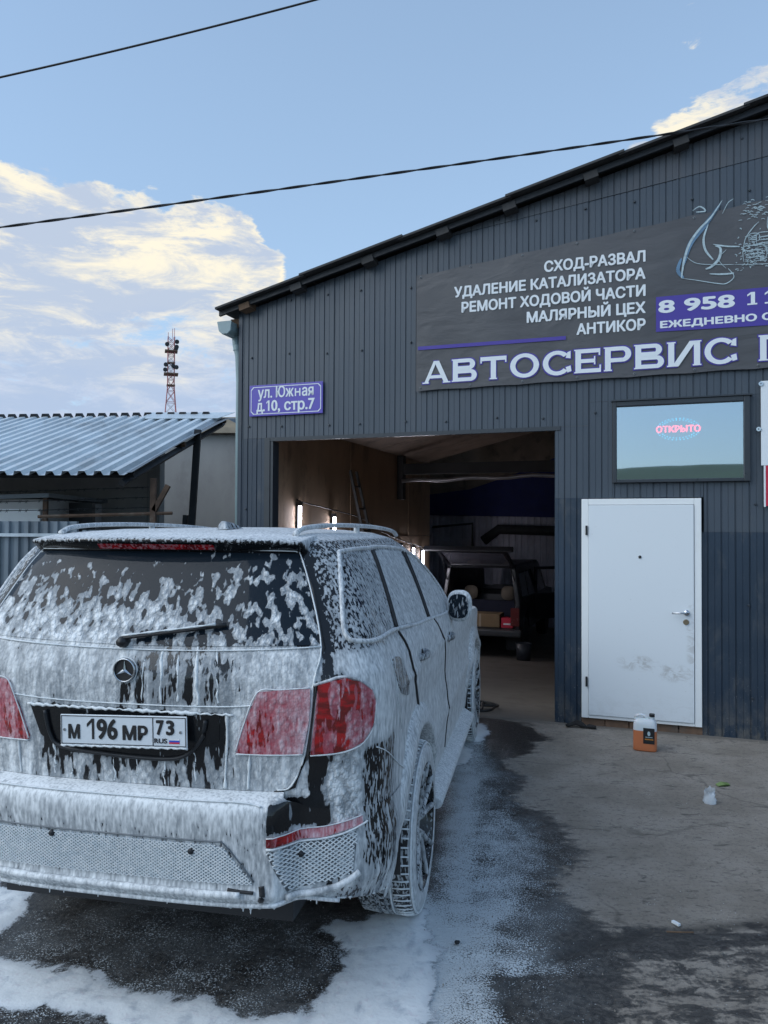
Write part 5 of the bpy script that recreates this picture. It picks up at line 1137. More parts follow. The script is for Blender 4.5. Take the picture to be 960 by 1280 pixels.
for a0_, z0_ in ((-.22, .685), (.245, .665), (.56, .640), (-.56, .640)):
    q = BS(np.array([a0_]), np.array([z0_]))[0]; mb = MB(); mb.lathe([(0, -.012), (.010, -.012), (.012, -.006), (.013, .004)], 14, 'Y', tuple(q)); mb.build('parking_sensor', M['dark'], bump, True)
# drips under the bumper
mb = MB()
for k in range(46):
    a0_ = rnd.uniform(-.95, .98); z0_ = float(zb_f(abs(a0_))) + .004; q = BS(np.array([a0_]), np.array([z0_]))[0]; L_ = rnd.choice([.003, .004, .006, .009, .02]) * rnd.uniform(.7, 1.2)
    mb.lathe([(.0, -L_), (.0022, -L_ * .8), (.003, -L_ * .3), (.008, 0), (.006, .006)], 6, 'Z', tuple(q))
mb.build('foam_drips', M['foam'], bump, True, kind='stuff')
# slightly protruding tow cover gaps
bead('panel_gap', [(.36, .53), (.40, .525), (.44, .522)], .006, M['black'], bump, .004, BS); bead('panel_gap', [(.462, .545), (.468, .51), (.462, .49)], .012, M['black'], bump, -.004, BS)

# ---- tailgate
TG = [(-.637, 1.750), (-.645, 1.60), (-.645, 1.39), (-.60, 1.255), (-.565, 1.0), (-.525, .88), (-.48, .864), (0, .864), (.48, .864), (.525, .88), (.565, 1.0), (.60, 1.255), (.645, 1.39), (.645, 1.60), (.637, 1.750), (0, 1.755)]
tg = panel('tailgate', TG, .004, F_paint, car)
bead('tailgate_gap_line', [(.637, 1.750), (.650, 1.60), (.650, 1.39), (.606, 1.255), (.570, 1.0), (.53, .88), (.47, .858)], .007, M['black'], tg, .001, smooth=False)  # black tube stands in for the dark gap beside the tailgate
bead('foam_bead', [(.632, 1.745), (.641, 1.60), (.641, 1.39), (.597, 1.255), (.561, 1.0), (.522, .885), (.48, .868)], .0045, M['foam'], tg, .005, smooth=True, jit=.5)
bead('foam_bead', [(-.632, 1.745), (-.641, 1.60), (-.641, 1.39), (-.597, 1.255)], .0045, M['foam'], tg, .005, jit=.5)
rw = panel('rear_window', [(-.625, 1.735), (-.634, 1.60), (-.630, 1.40), (0, 1.385), (.630, 1.40), (.634, 1.60), (.625, 1.735), (0, 1.742)], .008, F_glass, tg)
bead('foam_bead', [(-.640, 1.392), (-.3, 1.376), (0, 1.371), (.3, 1.376), (.640, 1.392)], .004, M['foam'], tg, .009, jit=.6)
bead('foam_bead', [(-.62, 1.742), (0, 1.749), (.55, 1.744), (.62, 1.738)], .004, M['foam'], tg, .012, jit=.5)
bead('foam_bead', [(-.575, 1.20), (-.3, 1.176), (0, 1.172), (.3, 1.178), (.43, 1.192), (.56, 1.235)], .0035, M['foam'], tg, .007, jit=.6)
# foam sheet edge hanging over the plate recess: a scalloped bead
pts = [(-.35 + .70 * k / 60, 1.150 + .003 * math.sin(k * 2.3)) for k in range(61)]
bead('foam_bead', pts, .0065, M['foam'], tg, .010, jit=1.2, smooth=False)
rc = panel('recess_shade_panel', [(-.345, 1.148), (.305, 1.148), (.30, 1.05), (.20, .985), (.10, .965), (-.22, .968), (-.31, 1.03)], .006, F_paint, tg)  # flat panel: the inset's shade is put in as dark, barer paint
fc_ = rc.data.attributes['foam']; fc_.data.foreach_set('color', np.tile([.30, .6, .3, 1], (len(fc_.data), 1)).astype(np.float32).ravel())
bead('plate_surround', [(-.285, 1.13), (-.27, 1.04), (-.235, .992), (-.1, .975), (.1, .968), (.19, .985), (.245, 1.05), (.262, 1.125)], .010, M['dark'], tg, .012, flat=.8)
bead('foam_bead', [(-.405, 1.15), (-.400, 1.05), (-.395, .95), (-.39, .87)], .005, M['foam'], tg, .006, jit=.8)
bead('foam_bead', [(.328, 1.15), (.326, 1.05), (.32, .95), (.318, .87)], .008, M['foam'], tg, .004, jit=.8)
bead('foam_bead', [(.395, 1.0), (.393, .95), (.39, .87)], .007, M['foam'], tg, .004, jit=.8)
# vertical foam runs
for a0_, z0_, z1_, r_ in [(-.04, 1.24, 1.17, .005), (.052, 1.34, 1.175, .006), (.115, 1.37, 1.18, .008), (.17, 1.37, 1.19, .007), (.235, 1.40, 1.18, .010), (.30, 1.38, 1.19, .007), (-.05, 1.14, 1.13, .004), (.29, 1.44, 1.40, .003), (-.32, 1.73, 1.5, .0035), (-.12, 1.72, 1.62, .003), (.19, 1.70, 1.60, .003), (-.40, 1.72, 1.45, .005),
                          (-.05, .98, .87, .006), (.03, .98, .87, .005), (-.2, .98, .88, .006), (-.26, 1.0, .88, .007), (.12, .97, .87, .006), (.22, 1.0, .88, .006)]:
    k_ = 8; bead('foam_run', [(a0_ + rnd.uniform(-.004, .004) + (.02 * (z0_ - z_) if z0_ > 1.45 else 0) * -1, z_) for z_ in np.linspace(z0_, z1_, k_)], r_, M['foam'], tg, .001, jit=1.0, flat=.8)
# lamps
for sx in (False, True):
    panel('tail_lamp', [(.612, 1.262), (.66, 1.276), (.70, 1.280), (.745, 1.265), (.785, 1.225), (.795, 1.18), (.775, 1.09), (.74, 1.038), (.70, 1.018), (.655, 1.008), (.578, 1.004), (.595, 1.14)], .018, F_red, car, 'lamp', mirror=sx, thick=.026)
    panel('tail_lamp', [(.43, 1.236), (.50, 1.244), (.588, 1.250), (.578, 1.14), (.555, 1.007), (.45, 1.004), (.355, 1.006), (.352, 1.02), (.385, 1.13)], .013, F_red, tg, 'lamp_in', mirror=sx, thick=.016)
    bead('foam_bead', [(.355, 1.003), (.45, 1.002), (.555, 1.004)], .004, M['foam'], tg, .012, jit=.5, mirror=sx)
    bead('foam_bead', [(.578, 1.001), (.655, 1.004), (.70, 1.013), (.74, 1.033), (.777, 1.085), (.797, 1.18)], .004, M['foam'], car, .016, jit=.5, mirror=sx)
    bead('foam_bead', [(.352, 1.012), (.385, 1.13), (.43, 1.238), (.50, 1.247), (.588, 1.253)], .0035, M['foam'], tg, .013, jit=.5, mirror=sx)
    bead('foam_bead', [(.60, 1.262), (.66, 1.280), (.70, 1.284), (.745, 1.27), (.785, 1.23), (.80, 1.19)], .006, F_trim, car, .010, jit=.3, mirror=sx)
    bead('foam_bead', [(.80, 1.0), (.86, .965), (.95, .90), (1.05, .845), (1.16, .80)], .0035, M['foam'], car, .003, jit=.4, mirror=sx)
for o_ in [o for o in bpy.data.objects if o.name.startswith('foam_bead') and o.data.materials[0] is F_trim]: constfoam(o_, .75)
# emblem: ring and three-pointed star
q = S(np.array([-.005]), np.array([1.300]))[0]
em = MB().lathe([(.040, -.004), (.0425, -.008), (.046, -.004), (.046, .004), (.040, .004)], 32, 'Y', (q[0], q[1] - .018, q[2]), True).build('star_emblem', M['chrome'], tg, True)
MB().lathe([(0, .0), (.041, .0)], 32, 'Y', (q[0], q[1] - .0165, q[2])).build('emblem_disc', M['black'], em)
mb = MB()
for k in range(3):
    a = R(90 + 120 * k); t_ = (math.cos(a) * .040, math.sin(a) * .040); l_ = (math.cos(a + 1.05) * .0075, math.sin(a + 1.05) * .0075); r_ = (math.cos(a - 1.05) * .0075, math.sin(a - 1.05) * .0075); y_ = q[1] - .020
    mb.add([(q[0] + t_[0], y_, q[2] + t_[1]), (q[0] + l_[0], y_, q[2] + l_[1]), (q[0], y_ - .005, q[2]), (q[0] + r_[0], y_, q[2] + r_[1])], [(0, 1, 2), (0, 2, 3)])
mb.build('star', M['chrome'], em)
bead('foam_bead', [], 0, None, None) if False else None
mb = MB(); mb.lathe([(.047, -.002), (.0485, -.004), (.050, .0)], 32, 'Y', (q[0], q[1] - .010, q[2])); mb.build('foam_ring', M['foam'], em, True)
# wiper
A_ = np.linspace(-.03, .33, 12); Z_ = 1.402 + (A_ + .03) * .155; Q_ = S(A_, Z_); N_ = NRM(A_, Z_); N_ *= np.sign(-N_[:, 1])[:, None]
wp_ = MB(); wp_.tube([tuple(p) for p in (Q_ + N_ * .030)[:10]], [.013 - .0006 * i for i in range(10)], 8, flat=.6); wi = wp_.build('wiper', M['black'], tg, True)
MB().tube([tuple(p) for p in (Q_ + N_ * .020 + np.array([0, 0, .006]))[2:]], .007, 6, flat=1.4).build('blade', M['rubber'], wi, True)
mb = MB(); mb.tube([tuple(p) for p in (Q_ + N_ * .038 + np.array([0, 0, .006]))[:11]], [.004 + .002 * math.sin(i * 2.7) for i in range(11)], 6); mb.build('foam_bead', M['foam'], wi, True)
pebble_ = MB(); pebble_.lathe([(0, -.05), (.016, -.048), (.022, -.03), (.024, .0)], 14, 'Y', tuple(Q_[0])); pebble_.build('wiper_pivot', M['black'], wi, True)
# spoiler
ns_ = 60; v = []; rows_ = 9
for i in range(ns_ + 1):
    u = -1 + 2 * i / ns_; x = .612 * u; yt = -.90 + .10 * abs(u) ** 2.4; zc = 1.800 - .006 * u * u; drop = .004 * (abs(u) > .93)
    for dy_, dz_ in ((.34, .026), (.16, .020), (.05, .008), (.006, .001), (-.004, -.006), (-.002, -.014), (.015, -.022), (.045, -.045), (.10, -.062)):
        v.append((x * (1 if dy_ < .1 else 1 - .05 * (dy_ > .3)), yt + dy_, zc + dz_ - drop))
f = [(i * rows_ + j, (i + 1) * rows_ + j, (i + 1) * rows_ + j + 1, i * rows_ + j + 1) for i in range(ns_) for j in range(rows_ - 1)]
f += [tuple(range(rows_))[::-1], tuple(ns_ * rows_ + j for j in range(rows_))]
spo = link('roof_spoiler', v, f, F_paint, car, True); bm = bmesh.new(); bm.from_mesh(spo.data); bmesh.ops.recalc_face_normals(bm, faces=bm.faces); bm.to_mesh(spo.data); bm.free()
setfoam(spo, np.array([[[1.0, .1, .0, 1], [1.0, .1, .0, 1], [.95, .1, 0, 1], [.75, .0, 0, 1], [.52, .0, .3, 1], [.40, .0, .3, 1], [.30, .1, .5, 1], [.30, .2, .5, 1], [.36, .3, .5, 1]] for i in range(ns_ + 1)]).reshape(-1, 4))
v = []; 
for i in range(41):
    u = -.62 + 1.06 * i / 40 ; u = (-.42 + .84 * i / 40); x = .612 * u; yt = -.90 + .10 * abs(u) ** 2.4; zc = 1.800 - .006 * u * u
    v += [(x, yt + .012, zc - .024), (x, yt + .036, zc - .045)]
bl = link('brake_light', v, [(2 * i, 2 * i + 2, 2 * i + 3, 2 * i + 1) for i in range(40)], F_red, spo); constfoam(bl, .50, .3, .2)
# roof rails, antenna fin
for sx in (-1, 1):
    P = [(.545, -.70, 1.818), (.548, -.64, 1.838), (.556, -.54, 1.848), (.570, -.35, 1.856), (.585, 0, 1.860), (.60, .5, 1.855), (.605, .9, 1.842), (.605, 1.15, 1.825), (.60, 1.28, 1.80)]
    mb = MB(); mb.tube([(p[0] * sx, p[1], p[2]) for p in cr(P, 5)], .014, 10, flat=.8); o = mb.build('roof_rail', F_trim, car, True); constfoam(o, .86, .1, .0)
    mb = MB(); mb.tube([(sx * .59, .2, 1.80), (sx * .59, .2, 1.868)], .016, 6); mb.build('rail_foot', F_trim, o); constfoam(bpy.data.objects[o.children[0].name], .8)
fin = MB(); 
fin.add([(.0 - .028, -.50, 1.838), (.028, -.50, 1.838), (.020, -.28, 1.842), (-.020, -.28, 1.842), (-.012, -.485, 1.875), (.012, -.485, 1.875), (.006, -.38, 1.868), (-.006, -.38, 1.868)], [(0, 1, 5, 4), (1, 2, 6, 5), (2, 3, 7, 6), (3, 0, 4, 7), (4, 5, 6, 7)])
o = bevel(fin.build('antenna_fin', F_paint, car), .006); o.location = (.13, .0, .0); constfoam(o, .62, .5, .2)
# side windows (right and left)
QG = [(.755, 1.446), (.79, 1.60), (.845, 1.715), (.92, 1.732), (1.355, 1.732), (1.30, 1.56), (1.235, 1.405), (.95, 1.410), (.82, 1.416)]
RG = [(1.315, 1.400), (1.37, 1.56), (1.435, 1.732), (1.605, 1.735), (2.10, 1.712), (2.135, 1.50), (2.125, 1.352), (1.79, 1.366)]
FG = [(2.20, 1.345), (2.21, 1.50), (2.23, 1.700), (2.508, 1.652), (2.78, 1.55), (2.98, 1.44), (3.06, 1.33), (2.88, 1.308)]
WF = [(.735, 1.435), (.77, 1.60), (.825, 1.725), (.90, 1.748), (1.35, 1.750), (1.605, 1.750), (2.12, 1.728), (2.52, 1.668), (2.80, 1.566), (3.02, 1.452), (3.12, 1.33), (2.90, 1.296), (2.13, 1.338), (1.79, 1.354), (1.26, 1.392), (.95, 1.396), (.81, 1.402)]
for mir in (False, True):
    panel('side_window', QG, .003, F_glass, car, 'qglass', mirror=mir); panel('side_window', RG, .003, F_glass, car, 'sglass', mirror=mir); panel('side_window', FG, .003, F_glass, car, 'sglass', mirror=mir)
    o = bead('window_trim', WF, .0105, F_trim, car, .0, closed=True, mirror=mir, flat=1.0, n=8); constfoam(o, .93, .1, .0)
    for pth in ([(1.262, 1.40), (1.325, 1.56), (1.385, 1.735)], [(1.295, 1.398), (1.352, 1.56), (1.418, 1.735)], [(2.150, 1.35), (2.158, 1.50), (2.150, 1.71)], [(2.186, 1.348), (2.196, 1.50), (2.212, 1.702)]):
        bead('pillar_seal', pth, .0065, M['black'], car, .006, mirror=mir)
    # doors
    RD = [(1.32, 1.372), (1.40, 1.30), (1.475, 1.12), (1.60, 1.0), (1.82, .85), (2.12, .62), (2.13, .44), (2.80, .44), (2.79, .65), (2.66, .90), (2.57, 1.14), (2.42, 1.26), (2.30, 1.325), (2.13, 1.332), (1.79, 1.350)]
    FD_ = [(2.335, 1.320), (2.45, 1.262), (2.60, 1.14), (2.69, .90), (2.82, .65), (2.83, .44), (3.55, .44), (3.60, .9), (3.60, 1.20), (3.35, 1.27), (3.0, 1.295), (2.90, 1.290)]
    rd_ = panel('rear_door', RD, .005, F_paint, car, mirror=mir, step=.025); fd_ = panel('front_door', FD_, .005, F_paint, car, mirror=mir, step=.03)
    bead('door_gap_line', [(1.30, 1.375), (1.385, 1.30), (1.46, 1.12), (1.585, .99), (1.80, .84)], .007, M['black'], rd_, .003, mirror=mir); bead('door_gap_line', [(2.315, 1.322), (2.435, 1.262), (2.585, 1.14), (2.675, .90), (2.805, .65), (2.815, .44)], .007, M['black'], fd_, .003, mirror=mir)  # black tubes drawn in as the dark gaps along the door edges
    for (a_c, z_c), dd_ in (((1.72, 1.205), rd_), ((2.80, 1.15), fd_)):
        AA = np.linspace(a_c - .10, a_c + .10, 7); Qh = S(AA * (-1 if mir else 1), np.full(7, z_c)); sx = -1 if mir else 1
        mb = MB(); mb.tube([(p[0] + sx * (.035 * math.sin(math.pi * i / 6) ** .5 - .002), p[1], p[2] + .004) for i, p in enumerate(Qh)], .012, 8, flat=1.5); o = mb.build('door_handle', F_trim, dd_, True); constfoam(o, .55, .3, .0)
        mb = MB(); mb.lathe([(0, .0), (.035, .0)], 16, 'X', (float(Qh[3][0]) + .005 * sx, float(Qh[3][1]), z_c)); mb.build('handle_cup', M['dark'], dd_)
    if not mir:
        fl_ = panel('fuel_flap', [(1.02, 1.285), (1.06, 1.300), (1.15, 1.290), (1.215, 1.255), (1.275, 1.17), (1.29, 1.115), (1.25, 1.10), (1.12, 1.135), (1.075, 1.165), (1.03, 1.235)], .004, F_paint, car, smooth_poly=True)
        a_ = fl_.data.attributes['foam']; a_.data.foreach_set('color', np.tile([.52, .0, .3, 1], (len(a_.data), 1)).astype(np.float32).ravel())
    bead('crease', [(1.0, 1.30), (1.02, 1.22), (1.03, 1.10), (1.12, .98)], .003, M['foam'], car, .002, mirror=mir)
    # mirror
    sx = -1 if mir else 1
    bm = bmesh.new(); bmesh.ops.create_uvsphere(bm, u_segments=24, v_segments=14, radius=1)
    for v_ in bm.verts:
        c = v_.co; c.x = math.copysign(abs(c.x) ** .75, c.x) * .085; c.y = (c.y if c.y > 0 else c.y * .35) * .085; c.z = math.copysign(abs(c.z) ** .8, c.z) * .105
        c.x, c.y, c.z = sx * (1.015 + c.x), 1.36 + c.y, 1.335 + c.z + .02 * c.x
    me = bpy.data.meshes.new('wing_mirror'); bm.to_mesh(me); bm.free(); me.materials.append(F_paint); mo = bpy.data.objects.new('wing_mirror', me); COL.objects.link(mo); mo.parent = car
    for p_ in me.polygons: p_.use_smooth = True
    constfoam(mo, .90, .3, .1)
    mb = MB(); mb.prism([(sx * 1.012 + .066 * math.copysign(abs(math.cos(a)) ** .7, math.cos(a)), 1.335 + .080 * math.copysign(abs(math.sin(a)) ** .7, math.sin(a))) for a in np.linspace(0, 6.283, 25)[:-1]], 1.322, 1.33)
    o = mb.build('mirror_glass', F_glass, mo); constfoam(o, .42, .3, .2)
    MB().tube([(sx * .90, 1.40, 1.27), (sx * .97, 1.39, 1.27)], .03, 8).build('mirror_arm', M['black'], mo, True)
# headlamps, grille and windscreen at the far end
for sx in (-1, 1): MB().box((sx * .55, 3.84, .80), (sx * .86, 3.93, .98)).build('headlamp', M['glass'], car)
ws = MB(); ws.add([(-.76, 2.135, 1.215), (.76, 2.135, 1.215), (.64, 1.24, 1.715), (-.64, 1.24, 1.715), (0, 2.16, 1.222), (0, 1.26, 1.722)], [(0, 4, 5, 3), (4, 1, 2, 5)]); ws.build('windscreen', M['glass'], car)
# number plate
pp = MB(); pp.box((-.262, -.006, -.058), (.262, .0, .058)); plate = pp.build('number_plate', M['plate'], car); bevel(plate, .003)
plate.location = (-.0, -1.093, 1.075); plate.rotation_euler = (0, R(-1.9) , 0)
def rect_frame(x0, x1, z0, z1, t, y, nm, m):
    mb = MB(); 
    for a, b, c, d_ in ((x0, x1, z0, z0 + t), (x0, x1, z1 - t, z1), (x0, x0 + t, z0 + t, z1 - t), (x1 - t, x1, z0 + t, z1 - t)): mb.add([(a, y, c), (b, y, c), (b, y, d_), (a, y, d_)], [(0, 1, 2, 3)])
    return mb.build(nm, m, plate)
rect_frame(-.258, .258, -.054, .054, .003, -.0075, 'border', M['ink'])
MB().add([(.123, -.0072, -.052), (.1265, -.0072, -.052), (.1265, -.0072, .052), (.123, -.0072, .052)], [(0, 1, 2, 3)]).build('divider', M['ink'], plate)
def ptext(t, x0, x1, z, h_, b=.004):
    o_ = textmesh('lettering', t, h_ / .70, M['ink'], plate, 0, z, -.0075, 'LEFT', 1, b, depth=.0005); xs = [v_.co.x for v_ in o_.data.vertices]; zz = [v_.co.z for v_ in o_.data.vertices]
    kx_ = (x1 - x0) / (max(xs) - min(xs)); kz_ = h_ / (max(zz) - min(zz)); mx_, mz_ = min(xs), min(zz)
    for v_ in o_.data.vertices: v_.co.x = x0 + (v_.co.x - mx_) * kx_; v_.co.z = z + (v_.co.z - mz_) * kz_
ptext('М', -.228, -.178, -.034, .056, .0016); ptext('96', -.108, -.020, -.034, .078, .0020); ptext('МР', .000, .104, -.034, .056, .0016)
ptext('7', .138, .170, -.012, .056, .0018); ptext('3', .178, .212, -.012, .056, .0018); ptext('RUS', .130, .182, -.042, .018, .0003)
one = MB(); one.add([(-.128, -.0076, -.034), (-.118, -.0076, -.034), (-.118, -.0076, .044), (-.128, -.0076, .044)], [(0, 1, 2, 3)]); one.add([(-.128, -.0077, .044), (-.128, -.0077, .030), (-.149, -.0077, .010), (-.149, -.0077, .024)], [(0, 1, 2, 3)]); one.build('digit', M['ink'], plate)
for k, m_ in enumerate((M['flagw'], M['flagb'], M['red'])): mb = MB(); z_ = -.024 - .0065 * k; mb.add([(.190, -.0072, z_ - .0063), (.232, -.0072, z_ - .0063), (.232, -.0072, z_), (.190, -.0072, z_)], [(0, 1, 2, 3)]); mb.build('flag_stripe', m_, plate)
for x_ in (-.244, .236): MB().lathe([(0, -.010), (.005, -.0095), (.006, -.006)], 10, 'Y', (x_, 0, .0)).build('screw', M['chrome'], plate)
mb = MB(); mb.tube([(-.262 + .524 * k / 40, -.004, -.060 - .002 * math.sin(k * 2.1)) for k in range(41)], [.003 + .002 * abs(math.sin(k * 1.7)) for k in range(41)], 6); mb.build('foam_bead', M['foam'], plate, True)

# ---- wheels
def wheel(ax, sx):
    w = bpy.data.objects.new('wheel', None); COL.objects.link(w); w.parent = car; w.location = (sx * .856, ax, RW); w.rotation_euler = (0, 0, 0 if sx > 0 else math.pi); w.empty_display_size = .1
    hw = .140
    prof = [(.288, hw - .014), (.294, hw - .002), (.31, hw + .002), (.34, hw + .001), (.372, hw - .006), (.389, hw - .024), (.395, hw - .045), (.395, hw - .10), (.392, hw - .104), (.392, hw - .110), (.395, hw - .114), (.395, -hw + .114), (.392, -hw + .11), (.392, -hw + .104), (.395, -hw + .10), (.395, -hw + .045), (.389, -hw + .024), (.372, -hw + .006), (.34, -hw), (.262, -hw + .01)]
    ty = MB().lathe(prof, 72, 'X').build('tyre', F_tyre, w, True)
    n = len(prof); F_ = []
    for i in range(72):
        for r_, h_ in prof: F_.append([.86 if h_ > .03 else (.55 if h_ < .0 else .7), .2 if h_ > 0 else .5, .1, 1])
    setfoam(ty, np.array(F_))
    mb = MB()
    for k in range(64):
        a0 = 2 * math.pi * k / 64; a1 = a0 + 2 * math.pi / 64 * .80
        for (h0, h1, sh) in ((hw - .022, hw - .095, 0), (hw - .118, .012, .4), (.0, -hw + .118, .1), (-hw + .095, -hw + .022, .5)):
            q0, q1 = a0 + sh * .03, a1 + sh * .03; v_ = []
            for r_ in (.3935, .4015):
                for q_ in (q0, q1):
                    for h_ in (h0, h1):
                        rr = r_ - (.008 if abs(h_) > hw - .03 else 0); v_.append((h_, rr * math.cos(q_), rr * math.sin(q_)))
            mb.add(v_, [(4, 5, 7, 6), (0, 4, 6, 2), (1, 3, 7, 5), (0, 1, 5, 4), (2, 6, 7, 3)])
    o = mb.build('tread', F_tyre, w, kind='stuff'); nv_ = len(o.data.vertices); co = np.array([v_.co[:] for v_ in o.data.vertices]); Fa = np.tile([.5, .0, .0, 1.], (nv_, 1)); Fa[:, 0] = np.where(co[:, 0] > hw - .1, .46, np.where(co[:, 0] > 0, .55, .52)); Fa[:, 0] += np.where(co[:, 2] < -.3, .25, 0) + np.where(co[:, 2] > .15, .22, 0); setfoam(o, Fa)
    mb = MB()                                          # foam ridges lying in the shoulder grooves
    for k in range(64):
        a0 = 2 * math.pi * (k + .9) / 64; mb.tube([(hw - .018, .392 * math.cos(a0), .392 * math.sin(a0)), (hw - .055, .4 * math.cos(a0), .4 * math.sin(a0)), (hw - .098, .398 * math.cos(a0), .398 * math.sin(a0))], .0042, 5)
    mb.tube([(hw - .106, .398 * math.cos(q_), .398 * math.sin(q_)) for q_ in np.linspace(0, 6.283, 73)[:-1]], .005, 5, True); mb.tube([(hw - .012, .385 * math.cos(q_), .385 * math.sin(q_)) for q_ in np.linspace(0, 6.283, 73)[:-1]], .006, 5, True)
    mb.build('foam_ridges', M['foam'], w, True, kind='stuff')
    rim = MB().lathe([(.290, hw - .014), (.293, hw - .006), (.288, hw + .000), (.280, hw - .006), (.272, hw - .035), (.262, hw - .12), (.255, -hw + .02)], 60, 'X').build('rim', F_paint, w, True); constfoam(rim, .36, .1, .3)
    for k in range(5):
        for dd in (-.15, .15):
            a = 2 * math.pi * k / 5 + .3; mb = MB(); P_ = [(hw - .055, .045, 0), (hw - .035, .10, dd * .13), (hw - .022, .18, dd * .30), (hw - .008, .284, dd * .58)]
            P2 = [(p[0], p[1] * math.cos(a) - p[2] * math.sin(a), p[1] * math.sin(a) + p[2] * math.cos(a)) for p in P_]; mb.tube(cr(P2, 4), [.020] * 5 + [.016] * 8, 8, flat=.8); o = mb.build('spoke', F_paint, rim, True); constfoam(o, .66, .1, .5)
    mb = MB().lathe([(0, hw - .035), (.03, hw - .035), (.05, hw - .045), (.06, hw - .08)], 24, 'X').build('hub_cap', F_trim, rim, True); constfoam(mb, .6)
    MB().lathe([(0, 0), (.17, .0), (.17, .02)], 36, 'X', (.02, 0, 0)).build('brake_disc', M['dark'], rim)
for ax in AX:
    for sx in (-1, 1): wheel(ax, sx)

# ================================================================ SECOND CAR in the garage
sv = thing('open_suv', 'dark SUV parked inside the garage with its tailgate raised and load bay open', 'car', b2w(-.56, 7.05, -.60), -YB)
HW = .77
mb = MB()        # body sides as profiles, hollow load bay
side = [(0, .50), (.0, .95), (.02, 1.0), (.06, 1.70), (.25, 1.76), (3.0, 1.74), (3.55, 1.15), (4.5, 1.05), (4.6, .9), (4.6, .5), (4.05, .5), (3.95, .75), (3.7, .84), (3.45, .75), (3.35, .45), (1.15, .45), (1.05, .75), (.8, .84), (.55, .75), (.45, .5)]
for sx in (-1, 1):
    mb = MB(); x0_ = sx * HW; x1_ = sx * (HW - .09); n = len(side); tf_ = lambda p: (.0 if p[1] < 1.1 else (p[1] - 1.1) * .16)
    v = [(x0_ - sx * tf_(p), p[0], p[1]) for p in side] + [(x1_ - sx * tf_(p), p[0], p[1]) for p in side]
    mb.add(v, [tuple(range(n)), tuple(range(n, 2 * n))[::-1]] + [(i, (i + 1) % n, n + (i + 1) % n, n + i) for i in range(n)]); bevel(mb.build('body_side', M['suv'], sv), .02)
    for y0_, y1_, y2_, y3_ in ((.28, .30, .95, .92), (1.05, 1.03, 1.95, 1.92), (2.05, 2.03, 3.30, 2.75)):
        xo = sx * (HW + .002); v = [(xo, y0_, 1.12), (xo, y2_, 1.12), (xo - sx * .082, y3_, 1.62), (xo - sx * .082, y1_, 1.62)]; mb = MB(); mb.add(v + [(p[0] - sx * .01, p[1], p[2]) for p in v], [(0, 1, 2, 3), (4, 7, 6, 5)]); mb.build('side_window', M['glass'], sv)
    MB().box((sx * .60 if sx > 0 else -.76, -.045, .62), (.76 if sx > 0 else -.60, -.0, .96)).build('tail_lamp', mat('dark_lamp', (.12, .02, .02), .2), sv)
bevel(MB().box((-.64, .10, 1.70), (.64, 3.0, 1.77)).build('roof', M['suv'], sv), .02)
bevel(MB().box((-.68, 3.05, .5), (.68, 4.55, 1.08)).build('bonnet', M['suv'], sv), .04)
MB().box((-.68, .03, .50), (.68, 3.1, .56)).build('load_floor', M['dark'], sv)
bevel(MB().box((-.78, -.16, .42), (.82, .02, .55)).build('rear_bumper', mat('grey_bumper', (.05, .055, .06), .35), sv), .03)
MB().box((-.60, .75, .57), (.60, .85, 1.02)).build('seat_back', mat('navy_fabric', (.012, .014, .03), .9), sv)
for x_ in (-.36, .40):
    mb = MB(); mb.prism([(x_ + .14 * math.copysign(abs(math.cos(q_)) ** .7, math.cos(q_)), 1.17 + .14 * math.copysign(abs(math.sin(q_)) ** .8, math.sin(q_))) for q_ in np.linspace(0, 6.283, 21)[:-1]], .78, .86); mb.build('headrest', M['beige'], sv, True)
MB().box((-.70, 1.1, 1.0), (.70, 1.14, 1.12)).build('seat_back', M['dark'], sv)
# raised tailgate: frame of four bars with glass
gt = MB(); gt.box((-.66, -.98, .0), (-.58, .0, .06)); gt.box((.58, -.98, 0), (.66, .0, .06)); gt.box((-.5795, -.98, 0), (.5795, -.84, .06)); gt.box((-.5795, -.10, 0), (.5795, -.0, .06)); gt.box((-.86, -1.02, -.02), (.80, -.97, .08))
tgt2 = bevel(gt.build('tailgate', M['suv'], sv), .015); tgt2.location = (0, .05, 1.72); tgt2.rotation_euler = (R(-20), 0, 0)
MB().box((-.579, -.839, .02), (.579, -.101, .03)).build('glass', mat('pale_glass', (.07, .07, .085), .08), tgt2)
for sx in (-1, 1): MB().tube([(sx * .66, .06, 1.45), (sx * .63, -.45, 1.88)], .012, 6).build('gas_strut', M['dark'], sv)
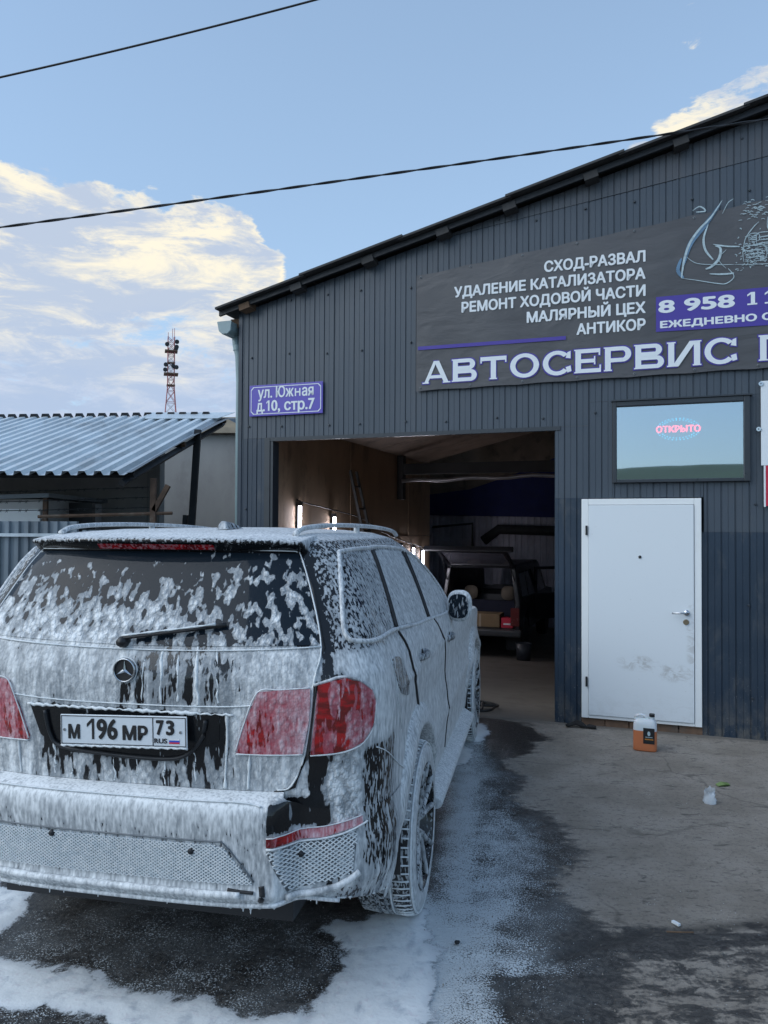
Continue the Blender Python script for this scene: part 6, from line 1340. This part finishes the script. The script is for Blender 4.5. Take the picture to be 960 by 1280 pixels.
# open front door with mirror on the right
od = bevel(MB().box((0, 0, .55), (.05, 1.0, 1.10)).build('open_door', M['suv'], sv), .015); od.location = (.72, 2.0, 0); od.rotation_euler = (0, 0, R(-48))
fr_ = MB(); fr_.box((.0, 0, 1.101), (.05, .06, 1.66)); fr_.box((.0, .061, 1.60), (.05, .9, 1.66)); fr_.box((0, .901, 1.101), (.05, .96, 1.64)); fr_.build('window_frame', M['suv'], od)
bevel(MB().box((.06, .9, 1.08), (.32, .98, 1.26)).build('wing_mirror', M['dark'], od), .03)
for y_ in (.80, 3.70):
    for sx in (-1, 1):
        w = MB().lathe([(0, -.10), (.20, -.10), (.33, -.10), (.35, -.07), (.35, .07), (.33, .10), (.20, .10), (0, .09)], 28, 'X', (sx * .66, y_, .35)).build('wheel', M['tyre'], sv, True)
MB().box((.45, .32, .12), (.72, .335, .48)).build('mud_flap', M['dark'], sv); MB().box((-.72, .32, .12), (-.45, .335, .48)).build('mud_flap', M['dark'], sv)
bx_ = thing('cardboard_box', 'long cardboard box lying in the open load bay of the dark SUV', 'box', b2w(-.50, 7.25, -.035), -YB)
bevel(MB().box((-.48, -.1, 0), (.30, .35, .25)).build('carton', M['carton'], bx_), .004); MB().box((-.10, -.103, .0), (-.06, -.1005, .25)).build('tape', M['slab'], bx_)
rx_ = bevel(MB().box((.0, 0, .0), (.22, .2, .19)).build('red_carton', M['red'], None), .004); tag(rx_, 'small red carton at the right end of the load bay', 'box'); place(rx_, -.16, 7.12, -.035)
MB().box((.04, -.002, .06), (.18, -.0005, .09)).build('white_print', M['letter'], rx_)
# clutter right of the SUV
tk = MB().lathe([(.17, -.09), (.30, -.10), (.33, -.06), (.33, .06), (.30, .10), (.17, .09)], 26, 'X', (0, 0, .33), True).build('loose_tyre', M['tyre'], None, True); tag(tk, 'loose black tyre standing in the dark beside the SUV', 'tyre'); place(tk, .95, 8.2, -.66, .5)
tb = thing('tool_trolley', 'dark tool trolley standing by the corrugated back wall right of the SUV', 'trolley', b2w(1.15, 9.2, -.66), -YB)
for z_ in (.15, .5, .85): bevel(MB().box((-.35, -.22, z_), (.35, .22, z_ + .04)).build('shelf', M['dark'], tb), .005)
for x_ in (-.33, .33):
    for y_ in (-.2, .2): MB().tube([(x_, y_, .05), (x_, y_, .95)], .015, 6).build('leg', M['dark'], tb)
bk = MB().lathe([(0, .0), (.12, .0), (.15, .32), (.145, .32), (.115, .02)], 20).build('bucket', mat('dull_bucket', (.03, .035, .045), .5), None, True); tag(bk, 'dull dark bucket on the garage floor below the SUV tail', 'bucket'); place(bk, .32, 6.8, FZ(6.8) + .006)
